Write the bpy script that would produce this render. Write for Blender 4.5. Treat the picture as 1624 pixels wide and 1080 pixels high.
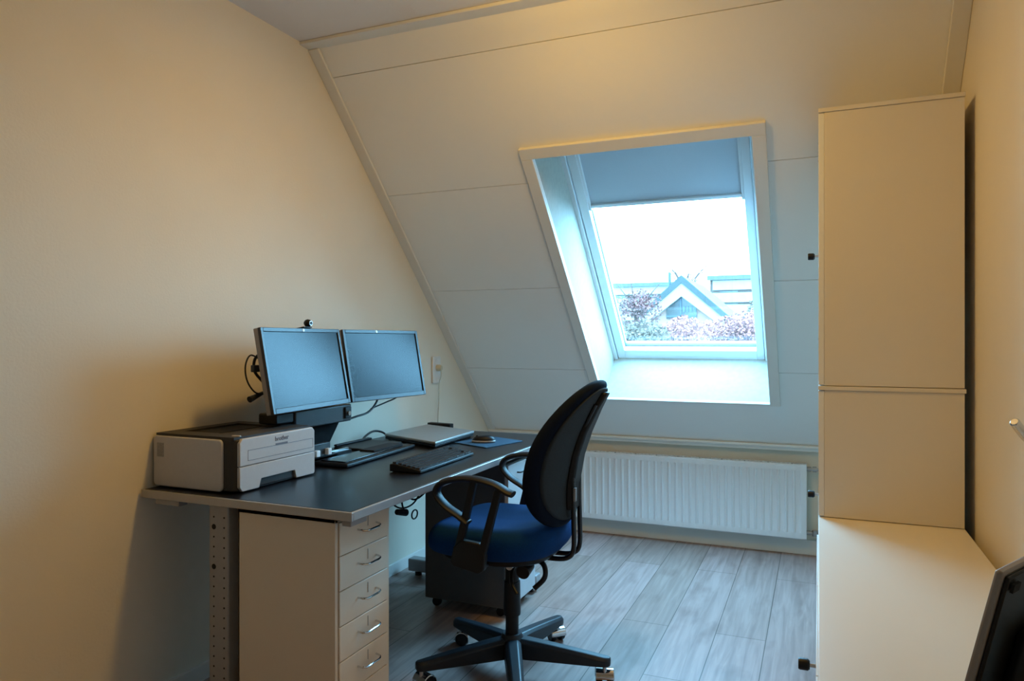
import bpy, math, random
from mathutils import Vector, Matrix
from math import sin, cos, pi, radians, sqrt

for o in list(bpy.data.objects):
    bpy.data.objects.remove(o, do_unlink=True)
SC = bpy.context.scene
COL = SC.collection
random.seed(7)

# ---------------------------------------------------------------- camera
CAM_H = 1.195
cam_d = bpy.data.cameras.new('camera')
cam_d.sensor_fit = 'HORIZONTAL'
cam_d.sensor_width = 36.0
cam_d.lens = 1143.0 / 1624.0 * 36.0
cam_d.clip_start = 0.02
cam_d.clip_end = 400
cam = bpy.data.objects.new('camera', cam_d)
cam.location = (0, 0, CAM_H)
cam.rotation_euler = (radians(90), 0, radians(23.04))
COL.objects.link(cam)
SC.camera = cam

# ---------------------------------------------------------------- colour management
SC.view_settings.view_transform = 'Standard'
SC.view_settings.look = 'None'
SC.view_settings.gamma = 1.0
SC.view_settings.use_curve_mapping = False
SC.view_settings.exposure = 0.0

# ---------------------------------------------------------------- sky
world = bpy.data.worlds.new('overcast_sky')
SC.world = world
world.use_nodes = True
wn = world.node_tree
for n in list(wn.nodes):
    wn.nodes.remove(n)
w_out = wn.nodes.new('ShaderNodeOutputWorld')
w_bg = wn.nodes.new('ShaderNodeBackground')
w_tc = wn.nodes.new('ShaderNodeTexCoord')
w_sep = wn.nodes.new('ShaderNodeSeparateXYZ')
w_ramp = wn.nodes.new('ShaderNodeValToRGB')
w_ramp.color_ramp.elements[0].position = 0.0
w_ramp.color_ramp.elements[0].color = (0.27, 0.66, 1.0, 1)
w_ramp.color_ramp.elements[1].position = 0.9
w_ramp.color_ramp.elements[1].color = (0.24, 0.63, 1.0, 1)
wn.links.new(w_tc.outputs['Generated'], w_sep.inputs[0])
wn.links.new(w_sep.outputs['Z'], w_ramp.inputs[0])
wn.links.new(w_ramp.outputs[0], w_bg.inputs[0])
w_bg.inputs[1].default_value = 32.0
wn.links.new(w_bg.outputs[0], w_out.inputs[0])
try:
    world.cycles.sampling_method = 'AUTOMATIC'
except Exception:
    pass

# slope frame: s runs down the slope, n points outwards (away from the room)
KS = 4.93                     # inner slope plane: y + z = KS
R2 = sqrt(0.5)
def sl(x, s, n=0.0):
    # s = (y - z)/sqrt2 on the plane
    yy = (KS + s * sqrt(2)) / 2 + n * R2
    zz = (KS - s * sqrt(2)) / 2 + n * R2
    return (x, yy, zz)

# daylight portal in the skylight opening (sampling aid for the sky)
pl = bpy.data.lights.new('skylight_portal', 'AREA')
pl.shape = 'RECTANGLE'
pl.size = 0.80
pl.size_y = 1.46
pl.cycles.is_portal = True
plo = bpy.data.objects.new('skylight_portal', pl)
plo.location = sl(-0.693, 1.45, 0.40)
plo.rotation_euler = (radians(-45), 0, 0)
COL.objects.link(plo)

# warm ceiling lamp (the fixture is built in make_ceiling_lamp)
LAMP = (-0.78, 1.96, 2.36)
LAMP_W = 8.6
DOME_W = 7.6
LAMP_COL = (1.0, 0.59, 0.13)

# ---------------------------------------------------------------- materials
def newmat(name):
    m = bpy.data.materials.new(name)
    m.use_nodes = True
    return m, m.node_tree, m.node_tree.nodes['Principled BSDF']

def mat(name, col, rough=0.5, metal=0.0, noise=0.0, nscale=40.0, bump=0.0, bscale=200.0, spec=0.5, sheen=0.0, coat=0.0, ior=1.5):
    m, nt, p = newmat(name)
    p.inputs['Base Color'].default_value = (*col, 1)
    p.inputs['Roughness'].default_value = rough
    p.inputs['Metallic'].default_value = metal
    p.inputs['IOR'].default_value = ior
    p.inputs['Specular IOR Level'].default_value = spec
    if sheen:
        p.inputs['Sheen Weight'].default_value = sheen
        p.inputs['Sheen Roughness'].default_value = 0.4
        p.inputs['Sheen Tint'].default_value = (*[min(1, c * 3 + .1) for c in col], 1)
    if coat:
        p.inputs['Coat Weight'].default_value = coat
        p.inputs['Coat Roughness'].default_value = 0.15
    tc = nt.nodes.new('ShaderNodeTexCoord')
    if noise:
        nz = nt.nodes.new('ShaderNodeTexNoise')
        nz.inputs['Scale'].default_value = nscale
        nz.inputs['Detail'].default_value = 4
        nt.links.new(tc.outputs['Object'], nz.inputs['Vector'])
        r = nt.nodes.new('ShaderNodeValToRGB')
        r.color_ramp.elements[0].position = 0.3
        r.color_ramp.elements[1].position = 0.7
        r.color_ramp.elements[0].color = (*[max(0, c * (1 - noise)) for c in col], 1)
        r.color_ramp.elements[1].color = (*[min(1, c * (1 + noise)) for c in col], 1)
        nt.links.new(nz.outputs['Fac'], r.inputs[0])
        nt.links.new(r.outputs[0], p.inputs['Base Color'])
    if bump:
        nb = nt.nodes.new('ShaderNodeTexNoise')
        nb.inputs['Scale'].default_value = bscale
        nb.inputs['Detail'].default_value = 3
        nt.links.new(tc.outputs['Object'], nb.inputs['Vector'])
        b = nt.nodes.new('ShaderNodeBump')
        b.inputs['Strength'].default_value = bump
        b.inputs['Distance'].default_value = 0.002
        nt.links.new(nb.outputs['Fac'], b.inputs['Height'])
        nt.links.new(b.outputs[0], p.inputs['Normal'])
    return m

M = {}
M['wall'] = mat('painted_wall', (0.80, 0.725, 0.60), 0.85, noise=0.015, nscale=3, bump=0.25, bscale=120, spec=0.2)
M['ceiling'] = mat('painted_ceiling', (0.80, 0.76, 0.74), 0.9, noise=0.01, nscale=3, bump=0.2, bscale=120, spec=0.2)
M['panel'] = mat('slope_panel', (0.90, 0.89, 0.86), 0.55, noise=0.01, nscale=2, spec=0.35)
M['trim'] = mat('trim_paint', (0.80, 0.78, 0.73), 0.45, noise=0.01, nscale=5)
M['lining'] = mat('window_lining_white', (0.86, 0.88, 0.88), 0.4, noise=0.005, nscale=5)
M['winwhite'] = mat('window_frame_white', (0.80, 0.83, 0.85), 0.35, noise=0.005, nscale=5)
M['wingrey'] = mat('window_seal_grey', (0.10, 0.12, 0.14), 0.5, noise=0.05)
M['cab'] = mat('cabinet_laminate', (0.80, 0.74, 0.64), 0.38, noise=0.01, nscale=4)
M['cabdoor'] = mat('cabinet_door_white', (0.86, 0.86, 0.84), 0.35, noise=0.01, nscale=4)
M['drawer'] = mat('drawer_unit_lacquer', (0.76, 0.66, 0.53), 0.4, noise=0.01, nscale=6)
M['desktop'] = mat('desktop_black', (0.007, 0.007, 0.009), 0.30, noise=0.15, nscale=90, bump=0.1, bscale=400, spec=0.35)
M['alu'] = mat('desk_edge_aluminium', (0.42, 0.42, 0.43), 0.38, metal=0.55, noise=0.04, nscale=30)
M['legmetal'] = mat('desk_leg_grey', (0.34, 0.34, 0.35), 0.45, metal=0.2, noise=0.03)
M['hole'] = mat('dark_hole', (0.01, 0.01, 0.01), 0.9, noise=0.1)
M['black'] = mat('black_plastic', (0.007, 0.007, 0.008), 0.45, spec=0.3, noise=0.1, nscale=60, bump=0.1, bscale=500)
M['blackmatte'] = mat('black_matte_steel', (0.006, 0.006, 0.007), 0.8, noise=0.1, nscale=60, spec=0.12)
M['blackgloss'] = mat('black_gloss', (0.008, 0.008, 0.010), 0.2, noise=0.1)
M['darkgrey'] = mat('charcoal_plastic', (0.030, 0.027, 0.025), 0.5, spec=0.35, noise=0.05, bump=0.1, bscale=600)
M['printer'] = mat('printer_light_grey', (0.52, 0.50, 0.49), 0.45, noise=0.02, nscale=80)
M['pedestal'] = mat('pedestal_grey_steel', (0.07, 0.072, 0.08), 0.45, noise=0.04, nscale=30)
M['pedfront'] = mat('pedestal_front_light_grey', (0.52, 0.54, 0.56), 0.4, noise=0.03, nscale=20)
M['chrome'] = mat('chrome', (0.66, 0.66, 0.66), 0.12, metal=1.0, noise=0.01)
M['satin'] = mat('satin_metal', (0.55, 0.55, 0.55), 0.3, metal=1.0, noise=0.02)
M['silver'] = mat('laptop_silver', (0.36, 0.36, 0.35), 0.42, metal=0.5, noise=0.03, nscale=60)
M['screen'] = mat('screen_matte_black', (0.005, 0.008, 0.012), 0.27, noise=0.02, spec=0.5, ior=1.27)
M['bezel'] = mat('monitor_bezel', (0.022, 0.026, 0.030), 0.38, noise=0.05)
M['monside'] = mat('monitor_side_silver', (0.30, 0.27, 0.25), 0.4, metal=0.3, noise=0.03)
M['blue'] = mat('blue_upholstery', (0.004, 0.042, 0.155), 0.85, noise=0.12, nscale=300, bump=0.3, bscale=900, spec=0.1, sheen=0.0)
M['navy'] = mat('navy_upholstery', (0.004, 0.008, 0.020), 0.85, noise=0.12, nscale=300, bump=0.3, bscale=900, spec=0.12)
M['mesh'] = mat('back_panel_grey', (0.028, 0.036, 0.042), 0.8, spec=0.2, noise=0.12, nscale=250, bump=0.3, bscale=900)
M['chairbase'] = mat('chair_base_nylon', (0.010, 0.016, 0.024), 0.42, spec=0.4, noise=0.08, bump=0.15, bscale=500)
M['armpad'] = mat('armrest_plastic', (0.010, 0.010, 0.012), 0.5, noise=0.08, spec=0.25, bump=0.1, bscale=500)
M['pad'] = mat('mouse_pad_blue', (0.012, 0.055, 0.10), 0.7, noise=0.05, nscale=300)
M['whiteplastic'] = mat('white_plastic', (0.78, 0.77, 0.74), 0.35, noise=0.01)
M['beigeplug'] = mat('yellowed_plug', (0.60, 0.53, 0.36), 0.4, noise=0.03)
M['cordwhite'] = mat('cord_offwhite', (0.62, 0.58, 0.46), 0.5, noise=0.02)
M['label'] = mat('grey_tag', (0.30, 0.30, 0.30), 0.6, noise=0.3, nscale=600)
M['ledspot'] = mat('light_emblem', (0.75, 0.8, 0.82), 0.3, noise=0.01)
M['radiator'] = mat('radiator_enamel', (0.80, 0.82, 0.83), 0.35, noise=0.01)
M['valve'] = mat('valve_metal', (0.42, 0.40, 0.38), 0.35, metal=0.7, noise=0.1)
M['seam'] = mat('panel_joint', (0.45, 0.42, 0.36), 0.8, noise=0.05)
M['logo'] = mat('printed_grey', (0.16, 0.16, 0.19), 0.6, noise=0.05)
M['button'] = mat('button_silver', (0.42, 0.38, 0.34), 0.35, metal=0.4, noise=0.02)
# outdoors
M['o_roof'] = mat('slate_blue_roof_edge', (0.020, 0.024, 0.021), 0.7, noise=0.1, nscale=3)
M['o_white'] = mat('white_render_wall', (0.24, 0.12, 0.09), 0.8, noise=0.04, nscale=3)
M['o_glass'] = mat('house_window_glass', (0.026, 0.024, 0.022), 0.25, noise=0.2, nscale=2)
M['o_dark'] = mat('house_window_bars', (0.02, 0.035, 0.05), 0.6, noise=0.05)
M['o_terr'] = mat('terrace_brick', (0.058, 0.034, 0.024), 0.8, noise=0.15, nscale=1.5)
M['o_band'] = mat('terrace_white_band', (0.22, 0.22, 0.22), 0.8, noise=0.05, nscale=2)
M['o_ground'] = mat('garden_ground', (0.04, 0.04, 0.03), 0.95, noise=0.2, nscale=0.5)
M['o_pink'] = mat('pink_foliage', (0.24, 0.072, 0.062), 0.9, noise=0.2, nscale=2.2)
M['o_rust'] = mat('reddish_foliage', (0.125, 0.042, 0.036), 0.9, noise=0.5, nscale=2.5)
M['o_bluegreen'] = mat('pale_green_foliage', (0.11, 0.062, 0.040), 0.9, noise=0.4, nscale=2.0)
M['o_bark'] = mat('bark', (0.07, 0.03, 0.022), 0.9, noise=0.3, nscale=4)

def floor_mat():
    m, nt, p = newmat('oak_laminate')
    L = nt.links
    tc = nt.nodes.new('ShaderNodeTexCoord')
    mp = nt.nodes.new('ShaderNodeMapping')
    mp.inputs['Rotation'].default_value = (0, 0, radians(90))
    L.new(tc.outputs['Object'], mp.inputs[0])
    br = nt.nodes.new('ShaderNodeTexBrick')
    br.offset = 0.37
    br.inputs['Scale'].default_value = 1.0
    br.inputs['Brick Width'].default_value = 1.28
    br.inputs['Row Height'].default_value = 0.193
    br.inputs['Mortar Size'].default_value = 0.0018
    br.inputs['Mortar Smooth'].default_value = 0.2
    br.inputs['Color1'].default_value = (0.32, 0.235, 0.20, 1)
    br.inputs['Color2'].default_value = (0.42, 0.305, 0.28, 1)
    br.inputs['Mortar'].default_value = (0.09, 0.07, 0.055, 1)
    L.new(mp.outputs[0], br.inputs['Vector'])
    # grain stretched along the plank
    mg = nt.nodes.new('ShaderNodeMapping')
    mg.inputs['Scale'].default_value = (26, 1.6, 1)
    L.new(tc.outputs['Object'], mg.inputs[0])
    ng = nt.nodes.new('ShaderNodeTexNoise')
    ng.inputs['Scale'].default_value = 1.6
    ng.inputs['Detail'].default_value = 6
    ng.inputs['Distortion'].default_value = 0.8
    L.new(mg.outputs[0], ng.inputs['Vector'])
    rg = nt.nodes.new('ShaderNodeValToRGB')
    rg.color_ramp.elements[0].position = 0.32
    rg.color_ramp.elements[0].color = (0.80, 0.77, 0.74, 1)
    rg.color_ramp.elements[1].position = 0.68
    rg.color_ramp.elements[1].color = (1.16, 1.15, 1.14, 1)
    L.new(ng.outputs['Fac'], rg.inputs[0])
    mx = nt.nodes.new('ShaderNodeMix'); mx.data_type = 'RGBA'; mx.blend_type = 'MULTIPLY'
    mx.inputs[0].default_value = 1.0
    L.new(br.outputs['Color'], mx.inputs[6]); L.new(rg.outputs[0], mx.inputs[7])
    # knots and blotches
    mk = nt.nodes.new('ShaderNodeMapping')
    mk.inputs['Scale'].default_value = (5.0, 1.8, 1)
    L.new(tc.outputs['Object'], mk.inputs[0])
    nk = nt.nodes.new('ShaderNodeTexNoise')
    nk.inputs['Scale'].default_value = 1.7
    nk.inputs['Detail'].default_value = 3
    L.new(mk.outputs[0], nk.inputs['Vector'])
    rk = nt.nodes.new('ShaderNodeValToRGB')
    rk.color_ramp.elements[0].position = 0.25
    rk.color_ramp.elements[0].color = (0.62, 0.56, 0.52, 1)
    rk.color_ramp.elements[1].position = 0.45
    rk.color_ramp.elements[1].color = (1, 1, 1, 1)
    L.new(nk.outputs['Fac'], rk.inputs[0])
    m2 = nt.nodes.new('ShaderNodeMix'); m2.data_type = 'RGBA'; m2.blend_type = 'MULTIPLY'
    m2.inputs[0].default_value = 0.8
    L.new(mx.outputs[2], m2.inputs[6]); L.new(rk.outputs[0], m2.inputs[7])
    L.new(m2.outputs[2], p.inputs['Base Color'])
    p.inputs['Roughness'].default_value = 0.42
    b = nt.nodes.new('ShaderNodeBump'); b.inputs['Strength'].default_value = 0.15
    b.inputs['Distance'].default_value = 0.002
    L.new(ng.outputs['Fac'], b.inputs['Height']); L.new(b.outputs[0], p.inputs['Normal'])
    return m
M['floor'] = floor_mat()

def glass_mat():
    m = bpy.data.materials.new('window_glass'); m.use_nodes = True
    nt = m.node_tree; nt.nodes.clear()
    out = nt.nodes.new('ShaderNodeOutputMaterial')
    mix = nt.nodes.new('ShaderNodeMixShader')
    tr = nt.nodes.new('ShaderNodeBsdfTransparent'); tr.inputs[0].default_value = (0.96, 0.985, 0.99, 1)
    gl = nt.nodes.new('ShaderNodeBsdfGlossy'); gl.inputs['Roughness'].default_value = 0.02
    mix.inputs[0].default_value = 0.06
    nt.links.new(tr.outputs[0], mix.inputs[1]); nt.links.new(gl.outputs[0], mix.inputs[2])
    nt.links.new(mix.outputs[0], out.inputs[0])
    return m
M['glass'] = glass_mat()

def blind_mat():
    m = bpy.data.materials.new('blind_fabric'); m.use_nodes = True
    nt = m.node_tree; nt.nodes.clear()
    out = nt.nodes.new('ShaderNodeOutputMaterial')
    mix = nt.nodes.new('ShaderNodeMixShader')
    tl = nt.nodes.new('ShaderNodeBsdfTranslucent'); tl.inputs[0].default_value = (0.30, 0.36, 0.40, 1)
    df = nt.nodes.new('ShaderNodeBsdfDiffuse')
    tc = nt.nodes.new('ShaderNodeTexCoord'); nz = nt.nodes.new('ShaderNodeTexNoise')
    nz.inputs['Scale'].default_value = 300
    rp = nt.nodes.new('ShaderNodeValToRGB')
    rp.color_ramp.elements[0].color = (0.60, 0.64, 0.68, 1); rp.color_ramp.elements[1].color = (0.66, 0.70, 0.74, 1)
    nt.links.new(tc.outputs['Object'], nz.inputs['Vector']); nt.links.new(nz.outputs['Fac'], rp.inputs[0])
    nt.links.new(rp.outputs[0], df.inputs[0])
    mix.inputs[0].default_value = 0.10
    nt.links.new(df.outputs[0], mix.inputs[1]); nt.links.new(tl.outputs[0], mix.inputs[2])
    nt.links.new(mix.outputs[0], out.inputs[0])
    return m
M['blind'] = blind_mat()

def emit_mat():
    m = bpy.data.materials.new('lamp_diffuser'); m.use_nodes = True
    nt = m.node_tree
    p = nt.nodes['Principled BSDF']
    p.inputs['Base Color'].default_value = (0.9, 0.85, 0.75, 1)
    p.inputs['Emission Color'].default_value = (*LAMP_COL, 1)
    p.inputs['Emission Strength'].default_value = 1.5
    return m
M['diffuser'] = emit_mat()

# ---------------------------------------------------------------- mesh builder
WPOS = {}     # world position of every thing/part origin

class MB:
    def __init__(self, mtx=None):
        self.v = []; self.f = []; self.m = mtx or Matrix.Identity(4)
    def add(self, vs, fs, mtx=None):
        b = len(self.v)
        T = self.m @ mtx if mtx is not None else self.m
        self.v += [tuple(T @ Vector(p)) for p in vs]
        self.f += [tuple(b + i for i in f) for f in fs]
        return self
    def box(self, lo, hi, mtx=None):
        x0, y0, z0 = lo; x1, y1, z1 = hi
        vs = [(x0,y0,z0),(x1,y0,z0),(x1,y1,z0),(x0,y1,z0),(x0,y0,z1),(x1,y0,z1),(x1,y1,z1),(x0,y1,z1)]
        fs = [(0,3,2,1),(4,5,6,7),(0,1,5,4),(1,2,6,5),(2,3,7,6),(3,0,4,7)]
        return self.add(vs, fs, mtx)
    def hexa(self, p):      # eight points: bottom four, top four
        return self.add(p, [(0,3,2,1),(4,5,6,7),(0,1,5,4),(1,2,6,5),(2,3,7,6),(3,0,4,7)])
    def cyl(self, a, b, r, seg=20, r2=None):
        return self.tube([a, b], r, seg, radii=[r, r2 if r2 is not None else r])
    def tube(self, pts, r, seg=10, radii=None, flat=None, up=None):
        # flat=(ra, rb): elliptical section; up: reference direction for rb
        pts = [Vector(p) for p in pts]
        n = len(pts); vs = []; fs = []
        prev = None
        for i, p in enumerate(pts):
            if i == 0: t = pts[1] - pts[0]
            elif i == n - 1: t = pts[-1] - pts[-2]
            else: t = (pts[i+1] - pts[i]).normalized() + (pts[i] - pts[i-1]).normalized()
            t.normalize()
            ref = Vector(up) if up else (prev if prev is not None else (Vector((0,0,1)) if abs(t.z) < .9 else Vector((1,0,0))))
            a = t.cross(ref)
            if a.length < 1e-5: a = t.cross(Vector((0,1,0)))
            a.normalize(); b = a.cross(t).normalized(); prev = b
            rr = radii[i] if radii else r
            ra, rb = (flat if flat else (rr, rr))
            for k in range(seg):
                th = 2 * pi * k / seg
                vs.append(p + a * (ra * cos(th)) + b * (rb * sin(th)))
        for i in range(n - 1):
            for k in range(seg):
                k2 = (k + 1) % seg
                fs.append((i*seg+k, i*seg+k2, (i+1)*seg+k2, (i+1)*seg+k))
        fs.append(tuple(reversed(range(seg)))); fs.append(tuple((n-1)*seg + k for k in range(seg)))
        return self.add(vs, fs)
    def lathe(self, prof, c=(0,0,0), axis='z', seg=32):   # prof: (radius, height)
        vs = []; fs = []
        for r, h in prof:
            for k in range(seg):
                th = 2 * pi * k / seg
                x, y, z = r * cos(th), r * sin(th), h
                if axis == 'y': x, y, z = x, h, -y
                if axis == 'x': x, y, z = h, x, y
                vs.append((c[0]+x, c[1]+y, c[2]+z))
        for i in range(len(prof) - 1):
            for k in range(seg):
                k2 = (k + 1) % seg
                fs.append((i*seg+k, i*seg+k2, (i+1)*seg+k2, (i+1)*seg+k))
        fs.append(tuple(reversed(range(seg)))); fs.append(tuple((len(prof)-1)*seg + k for k in range(seg)))
        return self.add(vs, fs)
    def prism(self, poly, lo, hi, axis='z', mtx=None):
        n = len(poly); vs = []
        for h in (lo, hi):
            for a, b in poly:
                vs.append({'z': (a, b, h), 'y': (a, h, b), 'x': (h, a, b)}[axis])
        fs = [tuple(reversed(range(n))), tuple(range(n, 2*n))]
        for k in range(n):
            k2 = (k + 1) % n
            fs.append((k, k2, n + k2, n + k))
        return self.add(vs, fs, mtx)
    def pad(self, outline, z0, z1, rnd, mapf=None, rings=8, arc=5, crown=0.0):
        # rounded slab: outline around the origin, edges rounded, top optionally crowned
        n = len(outline)
        rmin = min(sqrt(a*a+b*b) for a, b in outline)
        sec = []
        for i in range(rings):
            sec.append((i / rings * (1 - rnd / rmin), z0))
        for i in range(arc + 1):
            th = -pi/2 + (pi/2) * i / arc
            sec.append((1 - rnd/rmin + rnd/rmin * cos(th), z0 + rnd + rnd * sin(th)))
        for i in range(arc + 1):
            th = (pi/2) * i / arc
            sec.append((1 - rnd/rmin + rnd/rmin * cos(th), z1 - rnd + rnd * sin(th)))
        for i in range(rings - 1, -1, -1):
            q = i / rings * (1 - rnd / rmin)
            sec.append((q, z1 + crown * (1 - (q / (1 - rnd/rmin))**2)))
        vs = []; fs = []
        for q, z in sec:
            q = max(q, 0.004)
            for a, b in outline:
                p = (a * q, b * q, z)
                vs.append(mapf(*p) if mapf else p)
        for i in range(len(sec) - 1):
            for k in range(n):
                k2 = (k + 1) % n
                fs.append((i*n+k, i*n+k2, (i+1)*n+k2, (i+1)*n+k))
        fs.append(tuple(reversed(range(n)))); fs.append(tuple((len(sec)-1)*n + k for k in range(n)))
        return self.add(vs, fs)
    def build(self, name, material, parent=None, bevel=0.0, smooth=True, seg=2, origin=None):
        vs = [Vector(p) for p in self.v]
        lo = Vector([min(p[i] for p in vs) for i in range(3)]); hi = Vector([max(p[i] for p in vs) for i in range(3)])
        c = (lo + hi) / 2
        if parent is None: c.z = lo.z
        if origin is not None: c = Vector(origin)
        me = bpy.data.meshes.new(name)
        me.from_pydata([tuple(p - c) for p in vs], [], self.f)
        me.update()
        import bmesh
        bm = bmesh.new(); bm.from_mesh(me); bmesh.ops.recalc_face_normals(bm, faces=bm.faces); bm.to_mesh(me); bm.free()
        if smooth:
            for p in me.polygons: p.use_smooth = True
            try: me.set_sharp_from_angle(angle=radians(35))
            except Exception: pass
        me.materials.append(M[material] if isinstance(material, str) else material)
        o = bpy.data.objects.new(name, me)
        COL.objects.link(o)
        base = Vector((0, 0, 0))
        if parent is not None:
            o.parent = parent; base = WPOS[parent.name]
        o.location = c - base
        WPOS[o.name] = c.copy()
        if bevel:
            b = o.modifiers.new('bevel', 'BEVEL'); b.width = bevel; b.segments = seg; b.limit_method = 'ANGLE'
            b.angle_limit = radians(40)
        return o

def thing(name, loc, label, cat, group=None):
    o = bpy.data.objects.new(name, None); COL.objects.link(o)
    o.empty_display_size = 0.05
    o.location = loc; WPOS[o.name] = Vector(loc)
    o['label'] = label; o['category'] = cat
    if group: o['group'] = group
    return o
def tag(o, label, cat, group=None):
    o['label'] = label; o['category'] = cat
    if group: o['group'] = group
    return o
def struct(o):
    o['kind'] = 'structure'; return o
def superell(hx, hy, e=3.0, n=48):
    out = []
    for k in range(n):
        t = 2 * pi * k / n
        c_, s_ = cos(t), sin(t)
        out.append((math.copysign(abs(c_) ** (2/e), c_) * hx, math.copysign(abs(s_) ** (2/e), s_) * hy))
    return out
def rrect(x0, y0, x1, y1, r, n=5):
    out = []
    for cx, cy, a0 in ((x1-r, y1-r, 0), (x0+r, y1-r, 90), (x0+r, y0+r, 180), (x1-r, y0+r, 270)):
        for k in range(n + 1):
            a = radians(a0 + 90 * k / n)
            out.append((cx + r*cos(a), cy + r*sin(a)))
    return out
def bez(pts, n=8):
    # Catmull-Rom through the points
    P = [Vector(p) for p in pts]
    P = [P[0]*2 - P[1]] + P + [P[-1]*2 - P[-2]]
    out = []
    for i in range(1, len(P) - 2):
        for k in range(n):
            t = k / n
            out.append(0.5 * ((2*P[i]) + (-P[i-1]+P[i+1])*t + (2*P[i-1]-5*P[i]+4*P[i+1]-P[i+2])*t*t + (-P[i-1]+3*P[i]-3*P[i+1]+P[i+2])*t**3))
    out.append(P[-2])
    return out

# ================================================================= THE ROOM
XL, XR, YK, YB, ZC = -2.0, 0.447, 4.35, -1.15, 2.447
struct(MB().box((XL-.1, YB-.1, -.12), (XR+.1, YK+.1, 0)).build('floor', 'floor', smooth=False, origin=(0,0,0)))
struct(MB().box((XL-.1, YB-.1, ZC), (XR+.1, 2.62, ZC+.1)).build('ceiling', 'ceiling', smooth=False))
struct(MB().prism([(YB-.1, -.12), (YK+.1, -.12), (YK+.1, .9), (2.70, 2.75), (YB-.1, 2.75)], XL-.1, XL, 'x').build('wall_left', 'wall', smooth=False))
struct(MB().prism([(YB-.1, -.12), (YK+.1, -.12), (YK+.1, .9), (2.70, 2.75), (YB-.1, 2.75)], XR, XR+.1, 'x').build('wall_right', 'wall', smooth=False))
struct(MB().box((XL-.1, YB-.1, -.12), (XR+.1, YB, 2.6)).build('wall_rear', 'wall', smooth=False))
struct(MB().box((XL, YK, 0), (XR, YK+.1, .66)).build('wall_knee', 'wall', smooth=False))

# slope built of panels with narrow joints, around the window opening
OX0, OX1, OS0, OS1 = -1.147, -0.237, 0.663, 2.272
S_TOP, S_BOT = (2.483-2.447)/sqrt(2)-.03, (4.317-.613)/sqrt(2)
def slab(mb, x0, x1, s0, s1, n0, n1):
    mb.hexa([sl(x0,s0,n0), sl(x1,s0,n0), sl(x1,s1,n0), sl(x0,s1,n0), sl(x0,s0,n1), sl(x1,s0,n1), sl(x1,s1,n1), sl(x0,s1,n1)])
seams = [0.175, 0.792, 1.416, 2.030]
rows = [S_TOP] + seams + [S_BOT]
mb = MB()
g = 0.0014
for a, b in zip(rows[:-1], rows[1:]):
    a2 = a + (g if a != S_TOP else 0); b2 = b - (g if b != S_BOT else 0)
    def pc(x0, x1, s0, s1):
        if s1 - s0 > 1e-4: slab(mb, x0, x1, s0, s1, 0, 0.010)
    ia, ib = max(a2, OS0), min(b2, OS1)
    if ib > ia:
        pc(XL, XR, a2, ia) ; pc(XL, OX0, ia, ib); pc(OX1, XR, ia, ib); pc(XL, XR, ib, b2)
    else:
        pc(XL, XR, a2, b2)
slope = struct(mb.build('wall_slope', 'panel', smooth=False))
mb = MB()
for (x0, x1, s0, s1) in ((XL-.1, XR+.1, S_TOP-.1, OS0), (XL-.1, XR+.1, OS1, S_BOT+.1), (XL-.1, OX0, OS0, OS1), (OX1, XR+.1, OS0, OS1)):
    slab(mb, x0, x1, s0, s1, 0.0102, 0.36)
core = mb.build('slope_core', 'seam', slope, smooth=False)

# trims on the slope: along both side walls, along the ceiling, along the foot
mb = MB(); slab(mb, XL, XL+.052, S_TOP+.042, S_BOT, -.014, 0); struct(mb.build('trim_1', 'trim', bevel=.003))
mb = MB(); slab(mb, XR-.055, XR, S_TOP+.042, S_BOT, -.014, 0); struct(mb.build('trim_2', 'trim', bevel=.003))
mb = MB().box((XL, 2.428, ZC-.014), (XR, 2.495, ZC))
struct(mb.build('trim_3', 'trim', bevel=.003))
mb = MB().box((XL, 4.312, .578), (XR, YK, .598)); mb.box((XL, 4.296, .598), (XR, YK, .613))
struct(mb.build('trim_4', 'trim', bevel=.003))
# window casing
mb = MB()
cw = 0.052
slab(mb, OX0-cw, OX1+cw, OS0-cw, OS0, -.020, 0)
slab(mb, OX0-cw, OX0, OS0, OS1, -.020, 0); slab(mb, OX1, OX1+cw, OS0, OS1, -.020, 0)
slab(mb, OX0-cw, OX1+cw, OS1, OS1+.012, -.006, 0)
struct(mb.build('trim_5', 'trim', bevel=.002))
# skirting
struct(MB().box((XL, YB, 0), (XL+.012, YK, .060)).build('baseboard_left', 'trim', bevel=.003))
struct(MB().box((XL+.012, YK-.014, 0), (XR, YK, .085)).build('baseboard_knee', 'trim', bevel=.003))
struct(MB().box((XR-.012, YB, 0), (XR, YK-.014, .060)).build('baseboard_right', 'trim', bevel=.003))

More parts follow.
